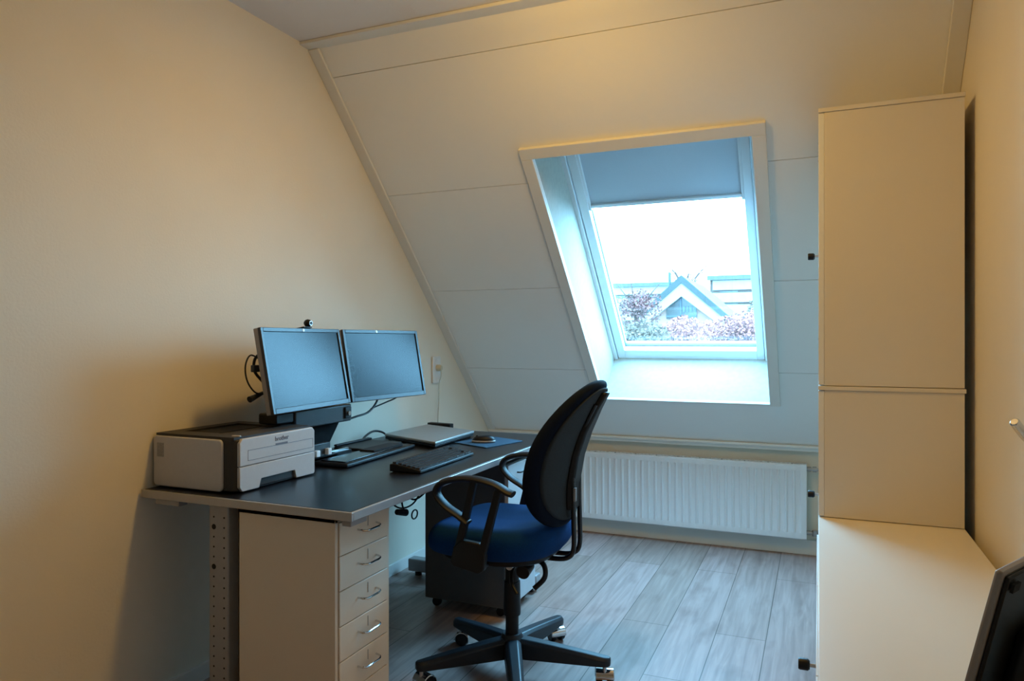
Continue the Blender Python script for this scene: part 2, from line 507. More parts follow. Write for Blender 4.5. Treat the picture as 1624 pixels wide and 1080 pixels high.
# ----------------------------------------------------------------- skylight window
def make_window():
    w = bpy.data.objects.new('window_1', None); COL.objects.link(w)
    w.location = sl(-.692, 1.47, .3); WPOS[w.name] = Vector(w.location); w['kind'] = 'structure'
    N1 = 0.311
    b1 = 2.388      # bottom of the frame, slightly flared lining
    t = .012
    mb = MB()
    # reveal boards
    mb.hexa([sl(OX0-t,OS0,0.0), sl(OX0,OS0,0.0), sl(OX0,OS1,0.0), sl(OX0-t,OS1,0.0), sl(OX0-.022,.70,.36), sl(OX0-.010,.70,.36), sl(OX0-.010,b1+.02,.36), sl(OX0-.022,b1+.02,.36)])
    mb.hexa([sl(OX1,OS0,0.0), sl(OX1+t,OS0,0.0), sl(OX1+t,OS1,0.0), sl(OX1,OS1,0.0), sl(OX1-.014,.70,.36), sl(OX1-.002,.70,.36), sl(OX1-.002,b1+.02,.36), sl(OX1-.014,b1+.02,.36)])
    mb.hexa([sl(OX0-t,OS0-t,0.0), sl(OX1+t,OS0-t,0.0), sl(OX1+t,OS0,0.0), sl(OX0-t,OS0,0.0), sl(OX0-.02,.62,.36), sl(OX1,.62,.36), sl(OX1,.635,.36), sl(OX0-.02,.635,.36)])
    lin = mb.build('lining', 'lining', w, smooth=False)
    mb = MB()
    mb.hexa([sl(OX0-t,OS1,0.0), sl(OX1+t,OS1,0.0), sl(OX1+t,OS1+t,0.0), sl(OX0-t,OS1+t,0.0), sl(OX0-.014,b1,N1+.05), sl(OX1-.004,b1,N1+.05), sl(OX1-.004,b1+t,N1+.05), sl(OX0-.014,b1+t,N1+.05)])
    mb.build('sill', 'lining', w, smooth=False)
    # fixed frame
    FX0, FX1 = OX0-.012, OX1-.012
    def ring(mb, x0, x1, s0, s1, wl, wr, wt, wb, n0, n1):
        slab(mb, x0, x0+wl, s0, s1, n0, n1); slab(mb, x1-wr, x1, s0, s1, n0, n1)
        slab(mb, x0+wl, x1-wr, s0, s0+wt, n0, n1); slab(mb, x0+wl, x1-wr, s1-wb, s1, n0, n1)
    mb = MB(); ring(mb, FX0, FX1, .66, 2.390, .034, .026, .034, .040, N1, N1+.13)
    mb.build('frame', 'winwhite', w, bevel=.002)
    # bottom ledge of the frame that sticks up a little
    mb = MB(); slab(mb, FX0+.034, FX1-.026, 2.325, 2.350, N1-.018, N1+.02); mb.build('frame_ledge', 'winwhite', w, bevel=.003)
    # sash
    mb = MB(); ring(mb, FX0+.038, FX1-.030, .70, 2.320, .046, .040, .05, .115, N1+.012, N1+.095)
    sa = mb.build('sash', 'winwhite', w, bevel=.003)
    # glazing bead, seal and glass
    gx0, gx1, gs0, gs1 = FX0+.084, FX1-.070, .75, 2.205
    mb = MB(); ring(mb, gx0-.001, gx1+.001, gs0, gs1, .005, .003, .006, .005, N1+.050, N1+.070); mb.build('seal', 'wingrey', sa, smooth=False)
    mb = MB(); slab(mb, gx0, gx1, gs0, gs1, N1+.070, N1+.076); mb.build('glass', 'glass', w, smooth=False)
    # side rails of the blind, cloth and pull bar
    mb = MB(); slab(mb, gx0-.006, gx0+.012, .70, 1.19, N1+.018, N1+.048); slab(mb, gx1-.012, gx1+.006, .70, 1.19, N1+.018, N1+.048)
    bl = MB(); slab(bl, gx0+.004, gx1-.004, .70, 1.170, N1+.035, N1+.037); b_ = bl.build('roller_blind', 'blind', w, smooth=False)
    mb2 = MB(); slab(mb2, gx0-.002, gx1+.002, 1.160, 1.180, N1+.022, N1+.044); mb2.build('pull_bar', 'winwhite', b_, bevel=.003)
    mb.build('blind_rail', 'winwhite', b_, bevel=.002)
    return w
make_window()

# ----------------------------------------------------------------- ceiling lamp (above the picture)
def make_ceiling_lamp():
    t = thing('ceiling_lamp', (LAMP[0], LAMP[1], ZC), 'round flush ceiling lamp with warm light on ceiling near the slope', 'lamp')
    MB().lathe([(.0, -.001), (.13, -.001), (.14, -.03), (.13, -.045), (.0, -.045)], (LAMP[0], LAMP[1], ZC)).build('lamp_base', 'whiteplastic', t)
    MB().lathe([(.0, -.045), (.11, -.045), (.105, -.06), (.0, -.066)], (LAMP[0], LAMP[1], ZC)).build('lamp_diffuser', 'diffuser', t)
    l = bpy.data.lights.new('lamp_light', 'AREA'); l.shape = 'DISK'; l.size = .20
    l.energy = LAMP_W; l.color = LAMP_COL
    o = bpy.data.objects.new('lamp_light', l); COL.objects.link(o); o.parent = t; o.location = (0, 0, -.075)
    l2 = bpy.data.lights.new('dome_light', 'POINT'); l2.shadow_soft_size = .09
    l2.energy = DOME_W; l2.color = LAMP_COL
    o2 = bpy.data.objects.new('dome_light', l2); COL.objects.link(o2); o2.parent = t; o2.location = (0, 0, -.17)
make_ceiling_lamp()

# ================================================================= DESK
DZ = 0.72
def make_desk():
    x0, x1, y0, y1 = -1.988, -1.190, 1.66, 3.41
    t = thing('desk', (-1.6, 2.5, 0), 'long desk with black top, grey edge and grey steel legs along the left wall', 'desk')
    MB().box((x0+.004, y0+.004, DZ-.024), (x1-.004, y1-.004, DZ)).build('tabletop', 'desktop', t, bevel=.001)
    mb = MB()
    e = .006
    mb.box((x0-.002, y0-e, DZ-.026), (x1+e, y0+.004, DZ-.0005)); mb.box((x0-.002, y1-.004, DZ-.026), (x1+e, y1+e, DZ-.0005))
    mb.box((x1-.004, y0+.004, DZ-.026), (x1+e, y1-.004, DZ-.0005))
    mb.build('edge_band', 'alu', t, bevel=.002)
    # under-frame: two cross beams and one long beam
    mb = MB(); mb.box((-1.235, 1.68, DZ-.048), (-1.205, 1.76, DZ-.026)); mb.box((-1.94, 1.665, DZ-.045), (-1.84, 1.70, DZ-.026)); mb.box((-1.93, 3.175, DZ-.055), (-1.205, 3.225, DZ-.026))
    mb.box((-1.715, 1.74, DZ-.075), (-1.67, 3.175, DZ-.028))
    mb.build('crossbeam', 'legmetal', t, bevel=.002)
    for yy in (1.675, 3.17):
        cx0, cx1 = -1.725, -1.648
        mb = MB().box((cx0, yy, .085), (cx1, yy+.06, DZ-.027))
        leg = mb.build('leg', 'legmetal', t, bevel=.004)
        if yy < 2:
            hm = {}
            for k in range(19):
                z = .655 - k * .0305
                for hx in (cx0+.020, cx1-.016):
                    r = .0045 if not (hx < -1.69 and k in (1, 5)) else .0085
                    if r not in hm:
                        ho = MB().cyl((hx, yy-.0006, z), (hx, yy+.004, z), r if r > .005 else .0030, 10).build('hole', 'hole', leg, smooth=False)
                        hm[r] = ho.data
                    else:
                        ho = bpy.data.objects.new('hole', hm[r]); COL.objects.link(ho); ho.parent = leg
                        ho.location = Vector((hx, yy+.0017, z)) - WPOS[leg.name]
        fx1 = -1.225 if yy > 2 else -1.625
        fb = MB().box((-1.925, yy, .022), (fx1, yy+.06, .085))
        foot = fb.build('foot', 'legmetal', t, bevel=.006)
        for fx in (-1.88, fx1-.045):
            MB().cyl((fx, yy+.03, 0), (fx, yy+.03, .024), .018, 14).build('leveller', 'black', foot)
make_desk()

# ================================================================= PRINTER
def make_printer():
    X0, X1, Y0, Y1, Z0, Z1 = -1.992, -1.645, 1.700, 2.078, DZ+.001, .895
    t = thing('laser_printer', (-1.82, 1.89, DZ), 'squat light grey laser printer with charcoal top on the near desk corner', 'printer')
    MB().prism(rrect(X0+.004, Y0+.006, X1-.006, Y1-.004, .022), Z0+.006, Z1-.008).build('body', 'darkgrey', t, bevel=.004)
    # top cover with recessed output tray
    tx0, tx1, ty0, ty1 = X0+.055, X1-.09, Y0+.075, Y1-.06
    mb = MB()
    o = [(X0+.006, Y0+.008), (X1-.012, Y0+.008), (X1-.012, Y1-.006), (X0+.006, Y1-.006)]
    i = [(tx0, ty0), (tx1, ty0), (tx1, ty1), (tx0, ty1)]
    z = Z1; zb = Z1-.008
    vs = [(a, b, zb) for a, b in o] + [(a, b, z) for a, b in o] + [(a, b, z) for a, b in i] + [(tx0, ty0, Z1-.002), (tx1, ty0, Z1-.002), (tx1, ty1, Z1-.002), (tx0, ty1, Z1-.002)]
    fs = [(0,1,5,4),(1,2,6,5),(2,3,7,6),(3,0,4,7)]
    for k in range(4):
        k2 = (k+1) % 4
        fs.append((4+k, 4+k2, 8+k2, 8+k))
    # tray slopes down towards the back (wall) side
    vs += [(tx0, ty0, Z1-.035), (tx1, ty0, Z1-.004), (tx1, ty1, Z1-.004), (tx0, ty1, Z1-.035)]
    for k in range(4):
        k2 = (k+1) % 4
        fs.append((8+k, 8+k2, 16+k2, 16+k))
    fs.append((16, 17, 18, 19))
    mb.add(vs, fs); mb.build('top_cover', 'darkgrey', t, smooth=False)
    MB().box((tx0+.004, ty0+.004, Z1-.012), (tx0+.11, ty1-.004, Z1-.006)).build('tray_shade', 'hole', t, smooth=False)  # flat black plate laid over the recess, painting its shade
    MB().pad(superell(.016, .010, 2.5, 24), 0, .004, .0018, mapf=lambda a, b, c: (X1-.030+a, Y0+.036+b, Z1-.001+c)).build('power_button', 'button', t)
    # light side panels
    for ya, yb in ((Y0-.001, Y0+.010), (Y1-.008, Y1+.001)):
        MB().prism(rrect(X0+.002, Z0+.004, X1-.052, Z1-.008, .016), ya, yb, 'y').build('side_panel', 'printer', t, bevel=.004, seg=3)
    MB().box((X0+.02, Y0-.0016, Z1-.075), (X0+.05, Y0, Z1-.03)).build('side_sticker', 'label', t, smooth=False)
    # front panel, cut out at the bottom for the paper tray grip
    fa, fb_ = Y0+.018, Y1
    zt, zm = Z1-.006, Z0+.004
    up = [(fa, .803), (fb_, .803), (fb_, zt-.012), (fb_-.012, zt), (fa+.012, zt), (fa, zt-.012)]
    f1 = MB().prism(up, X1-.012, X1+.001, 'x').build('front_cover', 'printer', t, bevel=.003, seg=3)
    lo = [(fa+.012, zm), (fa+.085, zm), (fa+.095, zm+.028), (fa+.255, zm+.028), (fa+.262, zm), (fb_-.004, zm), (fb_, zm+.006), (fb_, .8015), (fa, .8015), (fa, zm+.014)]
    f2 = MB().prism(lo, X1-.012, X1+.001, 'x').build('paper_tray', 'printer', t, bevel=.002, seg=2)
    MB().box((X1-.02, fa+.08, zm), (X1-.009, fa+.265, zm+.030)).build('tray_grip', 'darkgrey', f2, smooth=False)
    # manual feed flap outline
    mb = MB(); a0, a1, b0, b1 = fa+.035, fb_-.010, .818, .851; w = .0012
    for q in ((a0, b0, a1, b0+w), (a0, b1-w, a1, b1), (a0, b0, a0+w, b1), (a1-w, b0, a1, b1)):
        mb.box((X1+.0008, q[0], q[1]), (X1+.0016, q[2], q[3]))
    mb.build('feed_flap_outline', 'logo', f1, smooth=False)
    MB().box((X1+.0008, fa+.160, .8495), (X1+.0018, fa+.218, .8565)).build('latch', 'logo', f1, smooth=False)
    # maker's name
    cu = bpy.data.curves.new('logo', 'FONT'); cu.body = 'brother'; cu.size = .021; cu.extrude = .0004; cu.offset = .0005
    cu.align_x = 'CENTER'
    cu.resolution_u = 3
    tmp = bpy.data.objects.new('logo_text', cu); COL.objects.link(tmp)
    me = bpy.data.meshes.new_from_object(tmp.evaluated_get(bpy.context.evaluated_depsgraph_get()))
    bpy.data.objects.remove(tmp, do_unlink=True)
    lg = bpy.data.objects.new('logo', me); COL.objects.link(lg); lg.parent = f1
    lg.matrix_basis = Matrix.Translation(Vector((X1+.0014, fa+.190, .8645)) - WPOS[f1.name]) @ Matrix(((0,0,1,0),(1,0,0,0),(0,1,0,0),(0,0,0,1)))
    me.materials.clear(); me.materials.append(M['logo'])
make_printer()

# ================================================================= MONITORS
def make_monitor(pa, pb, label, spot):
    # pa, pb: bottom ends (x, y) of the front plane, near and far; z bottom .948; leans back
    z0, h, th = .948, .297, .020
    a = Vector((pa[0], pa[1], z0)); b = Vector((pb[0], pb[1], z0))
    ex = (b - a).normalized(); w = (b - a).length
    nrm = Vector((ex.y, -ex.x, 0))           # towards the room
    tilt = radians(10.5)
    ez = (Vector((0,0,1)) * cos(tilt) - nrm * sin(tilt)).normalized()
    en = ex.cross(ez).normalized()
    if en.dot(nrm) < 0: en = -en
    T = Matrix((( ex.x, ez.x, en.x, a.x), (ex.y, ez.y, en.y, a.y), (ex.z, ez.z, en.z, a.z), (0,0,0,1)))
    # local axes: u along width, v up, w out of the screen
    c = a + ex * (w/2)
    t = thing('monitor', (c.x, c.y, z0), label, 'monitor', None)
    bz = .0145
    MB(T).box((0.0015, 0, -.030), (w-.0015, h, -.010)).build('casing', 'monside', t, bevel=.003)
    MB(T).box((w*.2, h*.18, -.055), (w*.8, h*.82, -.030)).build('back_cover', 'black', t, bevel=.012, seg=3)
    mb = MB(T)
    mb.box((0.001, 0, -.012), (bz+.001, h, 0)); mb.box((w-bz-.001, 0, -.012), (w-.001, h, 0))
    mb.box((bz+.001, 0, -.012), (w-bz-.001, bz*1.25, 0)); mb.box((bz+.001, h-bz, -.012), (w-bz-.001, h, 0))
    bzl = mb.build('bezel', 'bezel', t, bevel=.0015)
    MB(T).box((bz+.0005, bz*1.25-.0005, -.010), (w-bz-.0005, h-bz+.0005, -.0045)).build('screen', 'screen', t, smooth=False)
    MB(T).lathe([(0.0, .0), (.0062, .0), (.0058, .0012), (0.0, .0012)], (w*spot, h-bz*.5, 0), seg=20).build('emblem', 'ledspot', bzl)
    return t, T, w, h
mA, TA, wA, hA = make_monitor((-1.665, 1.893), (-1.713, 2.391), 'left monitor of the pair, the nearer one, with a webcam on its top edge', .5)
mB, TB, wB, hB = make_monitor((-1.7125, 2.399), (-1.660, 2.897), 'right monitor of the pair, the farther one, nearest the wall socket', .42)

def make_webcam():
    p = lambda u, v, w: tuple(TA @ Vector((u, v, w)))
    base = p(.27, hA, -.02)
    t = thing('webcam', base, 'small black webcam clipped on the top edge of the left monitor', 'webcam')
    MB(TA).box((.250, hA+.001, -.034), (.305, hA+.0065, .004)).build('clip', 'black', t, bevel=.002)
    MB().tube([p(.292, hA+.004, -.015), p(.298, hA+.010, -.013)], .005, 10).build('neck', 'black', t)
    c = Vector(p(.302, hA+.022, -.010))
    mb = MB(Matrix.Translation(c))
    prof = [(.0001, -.015), (.008, -.0135), (.013, -.008), (.0150, 0), (.013, .008), (.008, .0135), (.0001, .015)]
    mb.lathe(prof, axis='x', seg=24); mb.build('camera_head', 'black', t)
    MB(Matrix.Translation(c)).lathe([(.0001, .012), (.0065, .012), (.0065, .0160), (.005, .0165), (.0001, .0150)], axis='x', seg=20).build('lens', 'blackgloss', t)
    MB(Matrix.Translation(c)).lathe([(.0072, .0100), (.0086, .0100), (.0086, .0150), (.0072, .0150)], axis='x', seg=20).build('lens_ring', 'satin', t)
make_webcam()

def make_stand():
    t = thing('monitor_stand', (-1.80, 2.35, DZ), 'black monitor stand with slanted column and flat tray base under both monitors', 'monitor stand')
    # flat tray base
    zt = DZ+.001
    # tray outline
    A = [(-1.605, 2.215), (-1.640, 2.765), (-1.885, 2.765), (-1.885, 2.215)]
    mb = MB()
    mb.prism(A, zt, zt+.016)
    base = mb.build('tray_base', 'black', t, bevel=.006, seg=3)
    mb = MB().prism([(-1.628, 2.235), (-1.655, 2.60), (-1.74, 2.60), (-1.74, 2.235)], zt+.016, zt+.021)
    mb.build('raised_plate', 'blackgloss', base, bevel=.002)
    mb = MB().box((-1.88, 2.50, zt+.016), (-1.70, 2.75, zt+.026)); mb.box((-1.88, 2.50, zt+.026), (-1.865, 2.75, zt+.036)); mb.build('rear_lip', 'black', base, bevel=.004)
    MB().box((-1.735, 2.48, zt+.0165), (-1.665, 2.70, zt+.0265)).build('recess', 'hole', base, bevel=.001)
    MB().box((-1.785, 2.10, zt+.030), (-1.775, 2.46, zt+.036)).build('edge_glint', 'chrome', base, bevel=.001)  # chrome strip added in place of a bright reflection along an edge
    MB().box((-1.80, 2.10, zt+.0005), (-1.76, 2.46, zt+.030)).build('strip_support', 'black', base, bevel=.002)
    # slanted column
    mb = MB()
    mb.prism([(2.19, DZ+.03), (2.33, DZ+.03), (2.44, .885), (2.20, .885)], -1.845, -1.79, 'x')
    mb.build('column', 'blackmatte', t, bevel=.008, seg=3)
    MB().box((-1.87, 2.14, zt+.001), (-1.76, 2.37, zt+.03)).build('column_foot', 'black', t, bevel=.006)
    # crossbar box under the left monitor
    mb = MB().box((-1.80, 2.085, .872), (-1.735, 2.425, .940)); mb.build('crossbar', 'bezel', t, bevel=.006, seg=3)
    mb = MB().box((-1.82, 1.99, .899), (-1.74, 2.084, .938)); mb.build('crossbar_end', 'black', t, bevel=.006)
    MB().box((-1.736, 2.375, .885), (-1.728, 2.415, .93)).build('clamp', 'black', t, bevel=.003)
    MB().cyl((-1.735, 2.395, .905), (-1.722, 2.395, .905), .009, 14).build('clamp_bolt', 'chrome', t)
    # rail carrying the two screens
    MB().box((-1.845, 2.10, 1.06), (-1.815, 2.72, 1.11)).build('rail', 'black', t, bevel=.004)
    MB().box((-1.850, 2.30, .88), (-1.815, 2.40, 1.10)).build('upright', 'black', t, bevel=.004)
    for y, xx in ((2.15, -1.80), (2.65, -1.80)):
        MB().box((-1.825, y-.05, 1.035), (-1.788, y+.05, 1.135)).build('mount_plate', 'black', t, bevel=.004)
    # two small connectors at the foot
    for y in (2.205, 2.275):
        MB().box((-1.752, y, zt+.034), (-1.735, y+.022, zt+.058)).build('port_cover', 'ledspot', t, bevel=.002)
    MB().box((-1.775, 2.185, zt+.030), (-1.752, 2.31, zt+.080)).build('port_block', 'bezel', t, bevel=.003)
make_stand()

def cable(name, pts, r, label, matn='black', cat='cable', seg=8, group=None):
    return tag(MB().tube(bez(pts, 8), r, seg).build(name, matn), label, cat, group)
cable('video_cable', [(-1.752, 2.66, .985), (-1.735, 2.60, .93), (-1.735, 2.54, .895), (-1.742, 2.47, .884), (-1.748, 2.428, .878)], .0045, 'black cable looping from under the right monitor down to the stand')
cable('power_cable', [(-1.752, 2.80, .985), (-1.735, 2.77, .945), (-1.735, 2.67, .925), (-1.738, 2.60, .913), (-1.745, 2.575, .905)], .0032, 'thin black cable under the right monitor, outer of the two')
# cables and plug bunch behind the left edge of the left monitor
def make_cable_bunch():
    t = thing('cable_bundle', (-1.74, 1.90, 1.0), 'black cables and plug sticking out behind the left monitor edge', 'cable')
    MB().tube(bez([(-1.755, 1.93, 1.13), (-1.757, 1.885, 1.145), (-1.757, 1.862, 1.11), (-1.752, 1.865, 1.06), (-1.745, 1.895, 1.02), (-1.73, 1.93, 1.015)], 8), .0028, 8).build('cable_loop', 'black', t)
    MB().tube(bez([(-1.752, 1.93, 1.155), (-1.757, 1.905, 1.13), (-1.757, 1.905, 1.09), (-1.74, 1.93, 1.05)], 8), .005, 8).build('thick_cable', 'black', t)
    MB().box((-1.764, 1.892, 1.088), (-1.748, 1.922, 1.112)).build('plug', 'bezel', t, bevel=.003)
    MB().tube([(-1.745, 1.930, 1.016), (-1.745, 1.868, .998)], .008, 12, radii=[.006, .011]).build('cable_end', 'black', t)
make_cable_bunch()

# ================================================================= KEYBOARD, MOUSE, PAD, LAPTOP, ADAPTER
def make_keyboard():
    # corners (x, y): near-front, near-back, far-front, far-back
    nf, nb = Vector((-1.293, 2.226, 0)), Vector((-1.425, 2.205, 0))
    org = Vector((-1.30, 2.228, DZ+.002))
    ux = Vector((-.012, .452, 0)).normalized(); L = .452
    vy = Vector((-ux.y, ux.x, 0)); W = .128
    T = Matrix(((ux.x, vy.x, 0, org.x), (ux.y, vy.y, 0, org.y), (0, 0, 1, org.z), (0, 0, 0, 1)))
    t = thing('keyboard', (org.x-.07, org.y+.22, DZ), 'black keyboard lying on the desk in front of the monitors', 'keyboard')
    MB(T).prism([(0, 0), (W, 0), (W, .026), (W-.02, .028), (0, .010)], 0, L, 'x').build('body', 'black', t, bevel=.003)
    km = None
    nk = 0
    for r in range(6):
        v = .009 + r * .0183 + (.004 if r == 5 else 0)
        zz = .010 + (.018 / (W-.02)) * v
        cols = 17
        for c in range(cols):
            if c == 15 and r in (1, 4): continue
            u = .010 + c * .0252 + (.004 if c >= 15 else 0)
            if u + .0225 > L - .004: continue
            if km is None:
                ko = MB(T).prism([(0, 0), (.0215, 0), (.0215, .0155), (0, .0155)], 0, .006, 'z').build('key', 'darkgrey', t)
                km = ko.data; base = ko.location.copy()
                u0, v0, z00 = 0, 0, 0
                off = ux * u + vy * v + Vector((0, 0, zz))
                ko.location = base + off
            else:
                ko = bpy.data.objects.new('key', km); COL.objects.link(ko); ko.parent = t
                ko.location = base + ux * u + vy * v + Vector((0, 0, zz))
            nk += 1
make_keyboard()

def make_mouse():
    P = [(-1.552, 2.965), (-1.345, 2.872), (-1.280, 3.135), (-1.485, 3.225)]
    tag(MB().prism(P, DZ+.0005, DZ+.0045).build('mouse_pad', 'pad', bevel=.001), 'thin blue mouse pad near the far front edge of the desk', 'mouse pad')
    c = Vector((-1.425, 3.015, DZ+.005))
    ang = radians(203)
    T = Matrix.Translation(c) @ Matrix.Rotation(ang, 4, 'Z')
    t = thing('computer_mouse', tuple(c), 'black computer mouse with silver flank on the blue mouse pad', 'mouse')
    def body(sc, top):
        mb = MB(T); vs = []; fs = []; n = 28; rings = 9
        for i in range(rings + 1):
            ph = (pi/2) * i / rings
            q = cos(ph) ** .5 if i < rings else .01
            for k in range(n):
                a = 2*pi*k/n
                x = cos(a)*.055*q*sc; y = sin(a)*.031*q*sc*(1-.12*cos(a))
                vs.append((x, y, top*sin(ph)*(1 + .12*(-cos(a)*q))))
        for i in range(rings):
            for k in range(n):
                k2 = (k+1) % n
                fs.append((i*n+k, i*n+k2, (i+1)*n+k2, (i+1)*n+k))
        fs.append(tuple(reversed(range(n)))); fs.append(tuple(rings*n+k for k in range(n)))
        mb.add(vs, fs); return mb
    body(1.0, .031).build('shell', 'black', t)
    MB(T).pad(superell(.056, .032, 2.3, 28), .001, .010, .003).build('flank', 'silver', t)
    MB(T).lathe([(.0001, -.003), (.006, -.003), (.006, .003), (.0001, .003)], (.030, 0, .026), axis='y', seg=14).build('scroll_wheel', 'darkgrey', t)
make_mouse()

def make_laptop():
    t = thing('laptop', (-1.72, 3.05, DZ), 'closed silver laptop lying flat between monitors and mouse pad', 'laptop')
    P = [(-1.540, 2.765), (-1.560, 3.195), (-1.905, 3.335), (-1.905, 2.925)]
    z = DZ+.002
    def inset(k):
        cx = sum(p[0] for p in P)/4; cy = sum(p[1] for p in P)/4
        return [(cx+(a-cx)*k, cy+(b-cy)*k) for a, b in P]
    MB().prism(inset(.985), z+.004, z+.016).build('base', 'black', t, bevel=.003)
    MB().prism(P, z+.017, z+.030).build('lid', 'silver', t, bevel=.004, seg=3)
    MB().prism(inset(.975), z+.0155, z+.0175).build('gap', 'hole', t)
    for a, b in inset(.88):
        MB().cyl((a, b, z-.001), (a, b, z+.005), .008, 12).build('foot', 'black', t)
make_laptop()
def make_adapter():
    t = thing('power_adapter', (-1.93, 3.36, DZ), 'small flat black power adapter on the desk behind the laptop corner', 'adapter')
    T = Matrix.Translation((-1.865, 3.405, DZ+.001)) @ Matrix.Rotation(radians(-8), 4, 'Z')
    MB(T).prism(rrect(-.075, -.02, .075, .018, .006), 0, .032).build('body', 'black', t, bevel=.003)
    MB(T).box((-.03, -.021, .008), (.03, -.0198, .022)).build('rating_sticker', 'darkgrey', t)
make_adapter()
cable('desk_cable', [(-1.90, 2.72, DZ+.006), (-1.93, 2.80, DZ+.03), (-1.94, 2.88, DZ+.045), (-1.94, 2.95, DZ+.035), (-1.95, 3.02, DZ+.008)], .005, 'black cable arching over the desk behind the laptop')
cable('flat_cable', [(-1.90, 2.60, DZ+.007), (-1.925, 2.72, DZ+.007), (-1.95, 2.80, DZ+.007), (-1.965, 2.90, DZ+.007)], .006, 'black cable lying on the desk between stand and laptop')

# hanging cables under the desk front
def make_hanging_cables():
    t = thing('hanging_cable', (-1.34, 2.25, DZ-.03), 'tangled black cables hanging below the desk edge beside the drawer unit', 'cable')
    z = DZ-.03
    MB().tube(bez([(-1.40, 2.15, z), (-1.40, 2.17, .628), (-1.38, 2.22, .640), (-1.36, 2.30, .665), (-1.35, 2.33, z)], 8), .005, 8).build('cord', 'black', t)
    MB().tube(bez([(-1.36, 2.22, z), (-1.36, 2.24, .64), (-1.355, 2.28, .615), (-1.34, 2.33, .635), (-1.33, 2.37, z)], 8), .0035, 8).build('cord', 'black', t)
    MB().tube(bez([(-1.40, 2.16, .64), (-1.37, 2.20, .60), (-1.35, 2.26, .605), (-1.34, 2.31, .655), (-1.34, 2.32, z)], 8), .003, 8).build('cord', 'black', t)
    MB().tube([(-1.37, 2.18, .590), (-1.36, 2.23, .578)], .012, 12, radii=[.010, .013]).build('plug', 'black', t, bevel=.002)
    lp = [(-1.345 + .0*cos(a), 2.262 + .020*cos(a), .566 + .016*sin(a)) for a in [2*pi*k/18 for k in range(19)]]
    MB().tube(lp, .0028, 8).build('loop', 'black', t)
    MB().tube(bez([(-1.36, 2.20, .62), (-1.362, 2.21, .60), (-1.362, 2.225, .582)], 6), .0035, 8).build('cord', 'black', t)
make_hanging_cables()

# wall socket with plug and cord
def make_socket():
    t = thing('wall_socket', (XL, 3.60, 1.03), 'white double wall socket with a plug in it, right of the monitors', 'socket')
    MB().prism(rrect(3.545, .955, 3.635, 1.105, .008), XL+.0005, XL+.012, 'x').build('face_plate', 'whiteplastic', t, bevel=.003)
    for z in (1.068, .992):
        MB().lathe([(.027, .0118), (.029, .0135), (.024, .0135), (.022, .0125)], (XL, 3.59, z), axis='x', seg=24).build('outlet', 'whiteplastic', t)
    p = thing('mains_plug', (XL+.013, 3.60, 1.02), 'yellowed plug with thin cord in the wall socket', 'plug')
    MB().lathe([(.0001, .0136), (.019, .0136), (.019, .030), (.013, .042), (.0001, .044)], (XL, 3.59, 1.040), axis='x', seg=20).build('plug_body', 'beigeplug', p)
    MB().tube(bez([(XL+.036, 3.592, 1.032), (XL+.034, 3.594, .99), (XL+.020, 3.600, .95), (XL+.018, 3.600, .85), (XL+.015, 3.596, .76), (XL+.015, 3.596, .62)], 8), .003, 8).build('cord', 'cordwhite', p)
make_socket()

# ================================================================= DRAWER UNIT (white, under the near end)
def make_drawer_unit():
    X0, X1, Y0, Y1 = -1.612, -1.252, 1.677, 1.955
    t = thing('drawer_unit', ((X0+X1)/2, (Y0+Y1)/2, 0), 'narrow cream drawer unit with wire handles under the near desk end', 'drawer unit')
    mb = MB().box((X0, Y0, .030), (X1-.004, Y0+.014, .690)); mb.box((X0, Y1-.014, .030), (X1-.004, Y1, .690))
    mb.box((X0, Y0, .676), (X1-.004, Y1, .690)); mb.box((X0, Y0, .030), (X1-.004, Y1, .045)); mb.box((X0, Y0, .03), (X0+.008, Y1, .69))
    mb.build('body', 'drawer', t, bevel=.002)
    zs = [.688, .579, .479, .378, .277, .175, .073]
    for k in range(6):
        zt, zb = zs[k] - (.001 if k else .012), zs[k+1] + .001
        d = MB().box((X1-.30, Y0+.016, zb), (X1, Y1-.016, zt)).build('drawer', 'drawer', t, bevel=.002)
        zh = zb + .061; yc = (Y0+Y1)/2 + .012
        hb = MB()
        hb.tube(bez([(X1-.001, yc-.048, zh-.004), (X1+.016, yc-.044, zh-.006), (X1+.024, yc-.030, zh-.008), (X1+.025, yc+.0, zh-.008), (X1+.024, yc+.030, zh-.008), (X1+.016, yc+.044, zh-.006), (X1-.001, yc+.048, zh-.004)], 6), .0030, 8)
        hb.build('handle', 'chrome', d)
        MB().box((X1-.0005, yc+.003, zh-.004), (X1+.0012, yc+.0052, zh+.026)).build('label_clip', 'valve', d, smooth=False)
    for xx, yy in ((X0+.03, Y0+.03), (X1-.03, Y0+.03), (X0+.03, Y1-.03), (X1-.03, Y1-.03)):
        MB().lathe([(.0001, -.009), (.015, -.009), (.015, .009), (.0001, .009)], (xx, yy, .0155), axis='y', seg=16).build('caster', 'black', t)
make_drawer_unit()

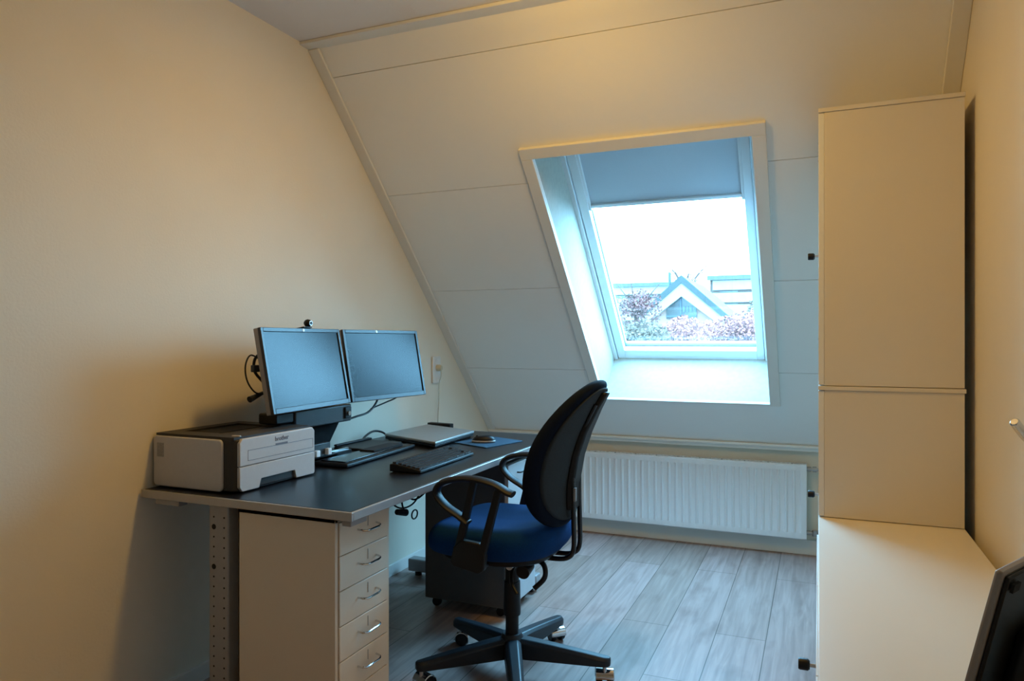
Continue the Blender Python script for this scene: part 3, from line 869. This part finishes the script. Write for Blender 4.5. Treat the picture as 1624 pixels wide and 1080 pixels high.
# ================================================================= GREY PEDESTAL
def make_pedestal():
    X0, X1, Y0, Y1 = -1.623, -1.217, 2.82, 3.14
    t = thing('pedestal_cabinet', ((X0+X1)/2, (Y0+Y1)/2, 0), 'dark grey steel pedestal on casters under the far end of the desk', 'cabinet')
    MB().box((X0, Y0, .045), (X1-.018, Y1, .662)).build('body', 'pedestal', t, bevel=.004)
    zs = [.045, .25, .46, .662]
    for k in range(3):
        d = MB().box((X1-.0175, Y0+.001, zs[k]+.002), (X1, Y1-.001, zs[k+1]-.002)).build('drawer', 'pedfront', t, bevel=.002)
        yc = (Y0+Y1)/2; z = zs[k+1]-.045
        MB().tube(bez([(X1-.001, yc-.06, z), (X1+.015, yc-.055, z), (X1+.018, yc, z), (X1+.015, yc+.055, z), (X1-.001, yc+.06, z)], 6), .0035, 8).build('handle', 'darkgrey', d)
    for xx, yy in ((X0+.04, Y0+.04), (X1-.05, Y0+.04), (X0+.04, Y1-.04), (X1-.05, Y1-.04)):
        c_ = MB().lathe([(.0001, -.011), (.019, -.011), (.021, 0), (.019, .011), (.0001, .011)], (xx, yy, .0215), axis='y', seg=18).build('caster', 'black', t)
make_pedestal()

# ================================================================= OFFICE CHAIR
def make_chair():
    CX, CY = -1.010, 2.376
    t = thing('office_chair', (CX, CY, 0), 'blue and black swivel office chair with armrests facing the desk', 'chair')
    # star base
    MB().lathe([(.0001, .070), (.040, .070), (.046, .085), (.046, .125), (.034, .150), (.0001, .150)], (CX, CY, 0), seg=32).build('hub', 'chairbase', t)
    for k in range(5):
        a = radians(80 + 72*k)
        T = Matrix.Translation((CX, CY, 0)) @ Matrix.Rotation(a, 4, 'Z')
        mb = MB(T); vs = []; fs = []; n = 10
        for i in range(n + 1):
            q = i / n; r = .030 + q * .300
            w = .034 * (1-q) + .027 * q
            ztop = .138 - .036 * q ** 1.2 ; zb = .082 * (1-q)**.6 + .078*(1-(1-q)**.6)
            zb = .068 + .003 * q
            for (y, z) in ((-w, zb), (w, zb), (w, ztop-.012), (w*.55, ztop), (-w*.55, ztop), (-w, ztop-.012)):
                vs.append((r, y*.9, z))
        m_ = 6
        # rounded end
        for (q2, r) in ((.85, .343), (.45, .352)):
            w = .027*q2; ztop = .102 - .006*(1-q2); zb = .071 + .004*(1-q2)
            for (y, z) in ((-w, zb), (w, zb), (w, ztop-.010), (w*.55, ztop), (-w*.55, ztop), (-w, ztop-.010)):
                vs.append((r, y*.9, z))
        R_ = len(vs)//m_
        for i in range(R_-1):
            for j in range(m_):
                j2 = (j+1) % m_
                fs.append((i*m_+j, i*m_+j2, (i+1)*m_+j2, (i+1)*m_+j))
        fs.append(tuple(reversed(range(m_)))); fs.append(tuple((R_-1)*m_+j for j in range(m_)))
        mb.add(vs, fs); mb.build('base_arm', 'chairbase', t, bevel=.003)
        # caster, swivelled
        c0 = T @ Vector((.332, 0, 0)); sw = [2.4, .3, 1.2, .5, 1.9][k]
        TC = Matrix.Translation(c0) @ Matrix.Rotation(sw, 4, 'Z')
        cs = MB(TC).cyl((0, 0, .040), (0, 0, .070), .007, 12).build('caster', 'satin', t)
        for yy in (-.019, .019):
            MB(TC).lathe([(.0001, yy-.011), (.022, yy-.011), (.0255, yy-.006), (.0255, yy+.006), (.022, yy+.011), (.0001, yy+.011)], (.014, 0, .0262), axis='y', seg=26).build('wheel', 'black', cs)
        # chrome hood over the wheels
        hv = []; hf = []; hn = 12
        for y in (-.0325, -.030, .030, .0325):
            for j in range(hn+1):
                th = radians(-25 + 205*j/hn)
                rr = .0300 if abs(y) < .031 else .0270
                hv.append((.014 + rr*cos(th), y, .0262 + rr*sin(th)))
        for i in range(3):
            for j in range(hn):
                hf.append((i*(hn+1)+j, i*(hn+1)+j+1, (i+1)*(hn+1)+j+1, (i+1)*(hn+1)+j))
        ho = MB(TC).add(hv, hf).build('hood', 'chrome', cs)
        so = ho.modifiers.new('thickness', 'SOLIDIFY'); so.thickness = .002
    # gas column
    MB().lathe([(.0001, .145), (.0235, .145), (.0235, .250), (.0001, .250)], (CX, CY, 0)).build('column_foot', 'black', t)
    MB().lathe([(.0001, .215), (.0300, .215), (.0310, .222), (.0290, .335), (.0001, .335)], (CX, CY, 0)).build('column_cover', 'black', t, bevel=.001)
    MB().lathe([(.0001, .330), (.0250, .330), (.0250, .430), (.0001, .430)], (CX, CY, 0)).build('gas_lift', 'black', t)
    # mechanism
    mb = MB().prism([(-1.12, .445), (-1.08, .415), (-.97, .405), (-.90, .425), (-.87, .455), (-.90, .470), (-1.12, .470)], CY-.07, CY+.07, 'y')
    mech = mb.build('tilt_mechanism', 'black', t, bevel=.005)
    MB().cyl((-.915, CY-.075, .425), (-.915, CY-.135, .415), .021, 18, r2=.024).build('tension_knob', 'black', mech, bevel=.002)
    MB().tube(bez([(-.96, CY-.06, .425), (-.95, CY-.14, .420), (-.93, CY-.19, .395), (-.90, CY-.215, .370)], 6), .006, 10).build('lever', 'black', mech)
    MB().tube([(-.965, CY-.07, .430), (-.955, CY-.155, .436)], .012, 12).build('lever_knob', 'chrome', mech)
    MB().tube(bez([(-.90, CY-.05, .44), (-.855, CY-.09, .435), (-.845, CY-.11, .40), (-.875, CY-.13, .365)], 6), .009, 10).build('lever', 'black', mech)
    # seat
    def seatmap(a, b, c):
        x = -1.050 + a; y = CY + b
        f = -a / .25                       # 1 at the front
        z = c - (.030 * max(0, f-.45)**2 * 3) + .016 * max(0, -f-.2)
        z -= .010 * (1 - min(1, abs(b)/.2))
        return (x, y, z)
    MB().pad(superell(.240, .228, 3.2, 64), .455, .566, .050, seatmap, rings=9, arc=7, crown=-.004).build('seat', 'blue', t)
    MB().pad(superell(.205, .190, 3.0, 48), .436, .470, .014, lambda a, b, c: (-1.045+a, CY+b, c + .016*max(0, a/.25-.2))).build('seat_shell', 'black', t)
    # backrest
    ck = [(.54, -.805), (.60, -.812), (.66, -.815), (.73, -.810), (.82, -.790), (.90, -.760), (.98, -.720), (1.07, -.668)]
    def cz(z):
        if z <= ck[0][0]: return ck[0][1]
        for (a, xa), (b, xb) in zip(ck[:-1], ck[1:]):
            if z <= b: 
                q = (z-a)/(b-a); return xa + (xb-xa)*q
        return ck[-1][1]
    def czs(z): return (cz(z-.03) + cz(z-.015) + cz(z) + cz(z+.015) + cz(z+.03)) / 5
    zc = .808
    def outl(hw, hh, n=64):
        out = []
        for a, b in superell(hw, hh, 2.55, n):
            k = 1.0 - .16 * max(0, b/hh) ** 1.5
            out.append((a*k, b))
        return out
    def backmap(off):
        def f(a, b, c):
            z = zc + b; y = CY + a
            return (czs(z) + c + off - 1.05 * a * a - .012*max(0, abs(a)-.1), y, z)
        return f
    MB().pad(outl(.222, .252), -.036, .016, .0245, backmap(0), rings=9, arc=6).build('backrest', 'navy', t)
    sh = MB().pad(outl(.196, .226), .010, .026, .006, backmap(0), rings=9, arc=3).build('back_panel', 'mesh', t)
    # spine: two tubes from under the seat up the back
    mb = None
    for dy in (-.034, .034):
        y = CY + dy
        pts = bez([(-.90, y, .446), (-.84, y, .444), (-.790, y, .452), (-.768, y, .485), (-.768, y, .58), (-.770, y, .68), (-.768, y, .78), (-.745, y, .86), (-.715, y, .93), (-.690, y, .98)], 6)
        MB().tube(pts, .0085, 12).build('spine_tube', 'blackgloss', t)
    mb = MB()
    vs = []; zz = [.615, .70, .80, .88, .96, 1.02]
    secs = []
    for z in zz:
        w = .050 if z < .9 else .050 - (z-.9)*.22
        xb = czs(z) + .020; secs.append((xb, z, w))
    for xb, z, w in secs:
        vs += [(xb, CY-w, z), (xb, CY+w, z), (xb+.026, CY+w*.8, z), (xb+.026, CY-w*.8, z)]
    fs = []
    for i in range(len(secs)-1):
        for j in range(4):
            fs.append((i*4+j, i*4+(j+1)%4, (i+1)*4+(j+1)%4, (i+1)*4+j))
    fs.append((3,2,1,0)); k = (len(secs)-1)*4; fs.append((k, k+1, k+2, k+3))
    mb.add(vs, fs)
    sp = mb.build('spine_cover', 'black', t, bevel=.008, seg=3)
    MB().box((-.764, CY-.050, .650), (-.756, CY-.035, .695)).build('tag', 'label', sp, bevel=.001)
    # armrests
    for sgn in (-1, 1):
        y = CY + sgn * .270
        arm = bpy.data.objects.new('armrest', None); COL.objects.link(arm); arm.parent = t
        arm.location = (-1.04 - CX, y - CY, .60); WPOS[arm.name] = Vector((-1.04, y, .60))
        arm['label'] = 'near armrest' if sgn < 0 else 'far armrest'
        pts = bez([(-1.050, y, .600), (-1.085, y, .622), (-1.135, y, .650), (-1.168, y, .688), (-1.150, y, .722), (-1.090, y, .741), (-1.020, y, .744), (-.955, y, .732), (-.912, y, .712), (-.892, y, .706)], 6)
        MB().tube(pts, .01, 14, flat=(.0105, .024), up=(0, 1, 0)).build('arm_loop', 'armpad', arm)
        for (xa, za, xb, zb) in ((-1.030, .738, -1.092, .485), (-.940, .722, -1.010, .470)):
            MB().hexa([(xb-.014, y-.011, zb), (xb+.014, y-.011, zb), (xb+.014, y+.011, zb), (xb-.014, y+.011, zb), (xa-.012, y-.011, za), (xa+.012, y-.011, za), (xa+.012, y+.011, za), (xa-.012, y+.011, za)]).build('arm_post', 'black', arm, bevel=.004)
        MB().prism([(-1.112, .470), (-1.100, .455), (-1.010, .440), (-.990, .455), (-.985, .500), (-1.005, .540), (-1.075, .545), (-1.100, .520)], y-.013, y+.013, 'y').build('arm_bracket', 'black', arm, bevel=.005)
        ys = sorted((CY + sgn*.05, y - sgn*.010))
        MB().box((-1.085, ys[0], .440), (-1.015, ys[1], .452)).build('arm_bar', 'black', arm, bevel=.003)
make_chair()

# ================================================================= RADIATOR
def make_radiator():
    X0, X1, Z0, Z1 = -1.56, -.060, .100, .510
    yf, yb = 4.262, 4.322
    t = thing('radiator', ((X0+X1)/2, 4.3, Z0), 'long white panel radiator on the low wall below the skylight', 'radiator')
    n = int(round((X1-X0-.05)/.0400))
    p = (X1-X0-.05)/n
    mb = MB(); xs = []; 
    x = X0 + .025
    prof = [(X0, 0), (X0+.018, 0)]
    for k in range(n):
        a = x + k*p
        prof += [(a+.003, .000), (a+.009, .008), (a+p-.009, .008), (a+p-.003, .000)]
    prof += [(X1-.018, 0), (X1, 0)]
    rows_ = [(Z0, 0.0, .0), (Z0+.006, 1, 0), (Z0+.035, 1, 0), (Z0+.050, 1, 1), (Z1-.045, 1, 1), (Z1-.030, 1, 0), (Z1-.005, 1, 0), (Z1, 0, 0)]
    vs = []; fs = []
    m_ = len(prof)
    for z, d, rib in rows_:
        for xx, dd in prof:
            vs.append((xx, yf + (.006 if d == 0 else 0) + (0.0 if rib == 0 else dd), z))
    for i in range(len(rows_)-1):
        for k in range(m_-1):
            fs.append((i*m_+k, i*m_+k+1, (i+1)*m_+k+1, (i+1)*m_+k))
    b = len(vs)
    mb.add(vs, fs)
    mb.build('front_panel', 'radiator', t)
    MB().box((X0+.004, yf+.012, Z0+.006), (X1-.004, yf+.018, Z1-.004)).build('water_panel', 'radiator', t)
    MB().box((X0+.004, yb-.010, Z0+.006), (X1-.004, yb-.004, Z1-.006)).build('rear_panel', 'radiator', t)
    for xa in (X0, X1-.004):
        MB().box((xa, yf+.004, Z0+.004), (xa+.004, yb, Z1+.001)).build('side_cover', 'radiator', t, bevel=.001)
    # top grille with slots
    g_ = MB(); 
    g_.box((X0, yf+.003, Z1-.003), (X1, yf+.014, Z1+.003)); g_.box((X0, yb-.010, Z1-.003), (X1, yb, Z1+.003))
    k = X0
    while k < X1-.02:
        g_.box((k, yf+.014, Z1-.002), (k+.010, yb-.010, Z1+.002)); k += .0235
    g_.build('top_grille', 'radiator', t)
    for k in range(12):
        xx = X1 - .075 - k*.125
        if xx > X0+.03: MB().box((xx-.004, yf+.004, Z1+.0028), (xx+.004, yf+.012, Z1+.0075)).build('grille_clip', 'valve', t)
    # valves and pipes
    v = MB(); v.cyl((X1, 4.296, .486), (X1+.022, 4.296, .486), .013, 16); v.cyl((X1+.022, 4.296, .486), (X1+.075, 4.296, .486), .009, 12)
    v.cyl((X1+.03, 4.296, .486), (X1+.05, 4.296, .486), .016, 16)
    v.build('upper_valve', 'valve', t)
    v = MB(); v.cyl((X1, 4.296, .135), (X1+.020, 4.296, .135), .013, 16); v.cyl((X1+.020, 4.296, .135), (X1+.075, 4.296, .135), .009, 12)
    v.lathe([(.0001, .0), (.018, .0), (.018, .03), (.0001, .03)], (X1+.045, 4.296, .120), seg=16)
    v.build('lower_valve', 'valve', t)
    v = MB(); v.tube(bez([(X1+.075, 4.296, .486), (X1+.10, 4.296, .480), (X1+.108, 4.296, .45), (X1+.108, 4.296, .30), (X1+.108, 4.296, .02), (X1+.108, 4.296, .0)], 6), .008, 12)
    v.build('pipe', 'radiator', t)
    for xx in (X0+.2, X1-.2):
        MB().box((xx-.015, yb-.004, Z0+.03), (xx+.015, YK-.001, Z1-.03)).build('wall_bracket', 'radiator', t)
make_radiator()

# ================================================================= CABINETS ON THE RIGHT
def knob(x, y, z, par):
    o = MB().tube([(x, y, z), (x-.013, y, z)], .0042, 12).build('knob', 'satin', par)
    MB().lathe([(.0001, -.034), (.0105, -.034), (.0118, -.031), (.0118, -.016), (.0085, -.012), (.0001, -.012)], (x, y, z), axis='x', seg=20).build('knob_cap', 'black', o)
def make_cabinets():
    XC = .419
    # low unit
    Y0, Y1, Z1 = .90, 2.97, .609
    t = thing('low_cabinet', (.21, 1.9, 0), 'long low cream cabinet with broad flat top along the right wall', 'cabinet')
    MB().box((.018, Y0, .06), (XC, Y1, Z1-.020)).build('body', 'cab', t, bevel=.001)
    MB().box((.03, Y0+.02, 0), (XC, Y1, .06)).build('plinth', 'cab', t)
    MB().box((-.0005, Y0-.004, Z1-.0195), (XC, Y1, Z1)).build('top', 'cab', t, bevel=.0015)
    for k in range(4):
        a = Y0 + .003 + k*(Y1-Y0)/4
        d = MB().box((-.0045 if k < 3 else .0, a, .065), (.0175, a+(Y1-Y0)/4-.003, Z1-.022)).build('door', 'cabdoor', t, bevel=.001)
        ky = a + .212 if k == 1 else a + ((Y1-Y0)/4-.04 if k % 2 == 0 else .04)
        if k == 1: ky = 1.61
        if k == 1: knob(-.0045, ky, .525, d)
    # two units stacked on top of it at the far end
    def unit(z0, z1, y1, label, kz, top_over):
        c = thing('wall_unit', (.21, 2.75, z0), label, 'cabinet')
        MB().box((.0175, 2.604, z0+.001), (XC-.002, y1, z1-.014)).build('body', 'cab', c, bevel=.001)
        MB().box((-.0005, 2.600, z1-.0135), (XC+top_over, y1, z1)).build('top', 'cab', c, bevel=.001)
        d = MB().box((.0, 2.604, z0+.003), (.017, y1-.002, z1-.016)).build('door', 'cabdoor', c, bevel=.001)
        knob(.0, 2.72, kz, d)
        return c, d
    unit(.610, 1.044, 2.95, 'short square cupboard standing on the low cabinet, below the tall cupboard', .660, .002)
    c, d = unit(1.045, 1.965, 2.93, 'tall narrow cupboard at the right, topmost of the stack', 1.487, 0)
    for z in (1.80, 1.83, 1.86, 1.20):
        MB().cyl((-.0002, 2.640, z), (-.0012, 2.640, z), .004, 12).build('hinge_screw', 'satin', d)
make_cabinets()

# ================================================================= MONITOR SEEN FROM BEHIND, lower right
def make_back_monitor():
    k = .80
    A = Vector((.2278*k, 1.183*k, CAM_H - .3193*k)) + Vector((.010, .004, -.004))        # top left corner of the back
    ex = Vector((.494, .870, 0)); ex.normalize()
    nb = Vector((.870, -.494, 0))                           # towards the viewer of the back
    tilt = radians(13)
    ez = Vector((0, 0, 1)) * cos(tilt) + nb * sin(tilt)
    en = nb * cos(tilt) - Vector((0, 0, 1)) * sin(tilt)
    w, h = .415, .275
    org = A - ez * h
    T = Matrix(((ex.x, ez.x, en.x, org.x), (ex.y, ez.y, en.y, org.y), (ex.z, ez.z, en.z, org.z), (0,0,0,1)))
    t = thing('spare_monitor', (.30, 1.12, .61), 'black flat screen seen from behind at the lower right corner', 'monitor')
    MB(T).box((0, 0, -.012), (w, h, -.002)).build('bezel', 'monside', t, bevel=.003)
    MB(T).box((.002, .004, -.0018), (w-.002, h-.004, .003)).build('back_shell', 'black', t, bevel=.002)
    MB(T).box((.075, .05, .004), (w-.075, h-.085, .026)).build('back_bulge', 'black', t, bevel=.010, seg=3)
    MB(T).box((.01, h-.022, .0041), (.03, h-.012, .0075)).build('corner_catch', 'hole', t)
    MB(T).box((.014, .014, -.0132), (w-.014, h-.014, -.0115)).build('screen', 'screen', t)
    c = T @ Vector((w*.5, .06, .03))
    base = Vector((c.x, c.y, .6105))
    MB().box((c.x-.030, c.y-.025, .618), (c.x+.030, c.y+.02, c.z+.03)).build('neck', 'darkgrey', t, bevel=.004)
    MB().prism([(c.x + a, c.y + b) for a, b in superell(.10, .11, 3, 32)], .6096, .621).build('base', 'pedestal', t, bevel=.003)
make_back_monitor()

def make_peg():
    t = thing('wall_peg', (XR, 1.946, .962), 'polished metal peg sticking out from the right wall at the picture edge', 'peg')
    MB().tube(bez([(XR+.001, 1.950, .958), (.425, 1.932, .982), (.398, 1.900, 1.016)], 6), .0105, 18).build('rod', 'chrome', t, bevel=.003)
    MB().lathe([(.0001, -.005), (.020, -.005), (.022, 0), (.0001, .0)], (XR, 1.950, .958), axis='x', seg=24).build('rose', 'chrome', t)
make_peg()

# ================================================================= OUTSIDE
GZ = -5.6
tag_ground = struct(MB().box((-60, 8, GZ-.2), (60, 120, GZ)).build('ground', 'o_ground', smooth=False))

f_ = 1143.; TH = radians(23.04)
def far(u, v, y):          # measured direction of a landmark, at real distance y
    r = (u-812)/f_; up = (540-v)/f_
    d = (-sin(TH)+r*cos(TH), cos(TH)+r*sin(TH), up); q = y/d[1]
    return (d[0]*q, y, CAM_H+d[2]*q)
def make_house():
    Y = 34.0
    ap = far(1080, 436, Y); el = far(1030, 494, Y); er = far(1150, 503, Y)
    xl, xr, xa = ap[0]-1.92, ap[0]+2.12, ap[0]
    ze = el[2]-.05; za = ap[2]
    t = thing('gabled_house', (xa, Y+3, GZ), 'white gabled house with blue-grey roof edge seen through the skylight', 'house')
    MB().prism([(xl+.35, GZ), (xr-.35, GZ), (xr-.35, ze-.1), (xa, za-.45), (xl+.35, ze-.1)], Y+.35, Y+7, 'y').build('gable_wall', 'o_white', t, smooth=False)
    s = (za-ze)/(xa-xl)
    th = .30
    for sg, xe in ((-1, xl), (1, xr)):
        zz = za - s*abs(xe-xa)
        MB().prism([(xa, za), (xe, zz), (xe, zz-th), (xa, za-th*1.25)] if sg < 0 else [(xa, za), (xa, za-th*1.25), (xe, zz-th), (xe, zz)], Y, Y+7.2, 'y').build('roof_slope', 'o_roof', t, smooth=False)
        # white barge board under the roof edge
        MB().prism([(xa, za-th*1.25), (xe*.9+xa*.1, zz-th+(za-zz)*.1), (xe*.9+xa*.1, zz-th-.45+(za-zz)*.1), (xa, za-th*1.25-.62)], Y+.06, Y+.33, 'y').build('barge_board', 'o_band', t, smooth=False)
    a = far(1057, 506, Y+.3); b = far(1105, 506, Y+.3); m_ = far(1080, 464, Y+.3); sh_ = far(1057, 486, Y+.3)
    wnd = MB().prism([(a[0], a[2]), (b[0], a[2]), (b[0], sh_[2]), (m_[0], m_[2]), (a[0], sh_[2])], Y+.28, Y+.34, 'y').build('gable_window', 'o_glass', t, smooth=False)
    mb = MB(); mb.box((m_[0]-.03, Y+.22, a[2]), (m_[0]+.03, Y+.28, m_[2])); mb.box((a[0], Y+.22, sh_[2]-.5), (b[0], Y+.28, sh_[2]-.44))
    for k in range(4):
        q = m_[0] + .1 + k*.17; mb.box((q, Y+.22, sh_[2]-.28), (q+.09, Y+.28, sh_[2]+.0))
    mb.build('mullion', 'o_dark', wnd, smooth=False)
    # small chimney pipe left of the ridge
    c = far(1062, 440, Y+2)
    MB().cyl((c[0], Y+2, za-1.4), (c[0], Y+2, c[2]+.25), .07, 10).build('flue', 'o_dark', t)
make_house()
def make_terrace(x0, x1, Y, ztop, label, bands):
    t = thing('terrace_block', ((x0+x1)/2, Y, GZ), label, 'building')
    MB().box((x0, Y, GZ), (x1, Y+9, ztop)).build('wall', 'o_terr', t, smooth=False)
    MB().box((x0-.2, Y-.3, ztop), (x1+.2, Y+9, ztop+.35)).build('flat_roof', 'o_glass', t, smooth=False)
    for z in bands:
        MB().box((x0+.2, Y-.12, z), (x1-.2, Y, z+.75)).build('white_band', 'o_band', t, smooth=False)
    n = max(2, int((x1-x0)/2.4))
    for z in bands[:-1]:
        for k in range(n):
            xx = x0+.8+k*(x1-x0-1)/n
            MB().box((xx, Y-.10, z-.75), (xx+1.3, Y, z-.08)).build('window', 'o_glass', t, smooth=False)
p0 = far(1120, 440, 58); p1 = far(1290, 440, 58)
make_terrace(p0[0]+.3, p1[0]+10, 58, far(1180, 436, 58)[2]-.35, 'long pale terrace with white bands, right of the gabled house', [far(1180, v, 58)[2]-.3 for v in (453, 473, 492, 512)])
q0 = far(900, 447, 66); q1 = far(1110, 447, 66)
make_terrace(q0[0]-6, q1[0]-.5, 66, far(1010, 449, 66)[2]-.35, 'pale low terrace behind the gabled house, on its left', [far(1010, v, 66)[2]-.3 for v in (462, 482, 503)])

def make_tree(c, rx, rz, matn, label, nleaf=2600, leaf=.16, seed=1, trunk=True, name='tree', cat='tree', bare=0):
    rnd = random.Random(seed)
    t = thing(name, (c[0], c[1], GZ), label, cat)
    mb = MB()
    blobs = []
    for k in range(9):
        a = rnd.uniform(0, 2*pi); q = rnd.uniform(.1, .62); h = rnd.uniform(-.5, .55)
        blobs.append((c[0]+rx*q*cos(a), c[1]+rx*.7*q*sin(a), c[2]+rz*h, rnd.uniform(.34, .55)))
    vs = []; fs = []
    for i in range(nleaf):
        bx, by, bz, br = blobs[i % len(blobs)]
        while True:
            p = Vector((rnd.uniform(-1, 1), rnd.uniform(-1, 1), rnd.uniform(-1, 1)))
            if .3 < p.length < 1: break
        p = p.normalized() * (p.length ** .5)
        o = Vector((bx + p.x*br*rx, by + p.y*br*rx*.8, bz + p.z*br*rz))
        u = Vector((rnd.uniform(-1,1), rnd.uniform(-1,1), rnd.uniform(-1,1))).normalized()
        w = u.orthogonal().normalized(); l = leaf*rnd.uniform(.6, 1.3)
        b = len(vs)
        vs += [tuple(o), tuple(o+u*l*.5+w*l*.32), tuple(o+u*l), tuple(o+u*l*.5-w*l*.32)]
        fs.append((b, b+1, b+2, b+3))
    mb.add(vs, fs); mb.build('foliage', matn, t, smooth=False)
    tb = MB(); tb.tube([(c[0], c[1], GZ), (c[0]+.05*rx, c[1], c[2]-rz*.5), (c[0], c[1], c[2]+rz*.2)], .1, 8, radii=[.16, .11, .05])
    for k in range(7 + bare):
        a = rnd.uniform(0, 2*pi); z = c[2]-rz*rnd.uniform(.1, .6); q = rx*rnd.uniform(.5, .9)
        up = rz*rnd.uniform(.3, .8) + (rz*.8 if k >= 7 else 0)
        tb.tube([(c[0], c[1], z), (c[0]+q*.5*cos(a), c[1]+q*.4*sin(a), z+up*.6), (c[0]+q*cos(a), c[1]+q*.7*sin(a), z+up)], .04, 6, radii=[.055, .03, .012])
    tb.build('trunk', 'o_bark', t)
def T(u, v, y): return far(u, v, y)
make_tree(T(1085, 548, 24), 1.30, 1.0, 'o_pink', 'pink leaved tree in front of the gabled house', 5200, .11, 3)
make_tree(T(1165, 540, 26), 1.45, 1.15, 'o_pink', 'pink leaved tree at the right end of the view through the skylight', 5200, .12, 4)
make_tree(T(1128, 545, 31), 1.5, 1.15, 'o_pink', 'pink leaved tree in the middle, between two other pink trees beyond the skylight', 4200, .11, 13)
make_tree(T(1015, 553, 22), 1.2, .85, 'o_bluegreen', 'pale green tree at the bottom left of the skylight view', 4200, .11, 5)
make_tree(T(1008, 490, 31), 1.25, 1.0, 'o_rust', 'reddish thin tree left of the gabled house', 1000, .14, 6, bare=4)
make_tree(T(968, 505, 29), 1.1, 1.1, 'o_rust', 'reddish tree at the left edge of the skylight view', 1000, .13, 9)
make_tree(T(1088, 452, 50), 2.2, 1.7, 'o_bluegreen', 'bare thin tree rising behind the house ridge', 30, .16, 8, bare=12)
make_tree(T(1215, 500, 48), 1.7, 2.0, 'o_bluegreen', 'pale green tree in front of the right terrace', 1500, .2, 10)
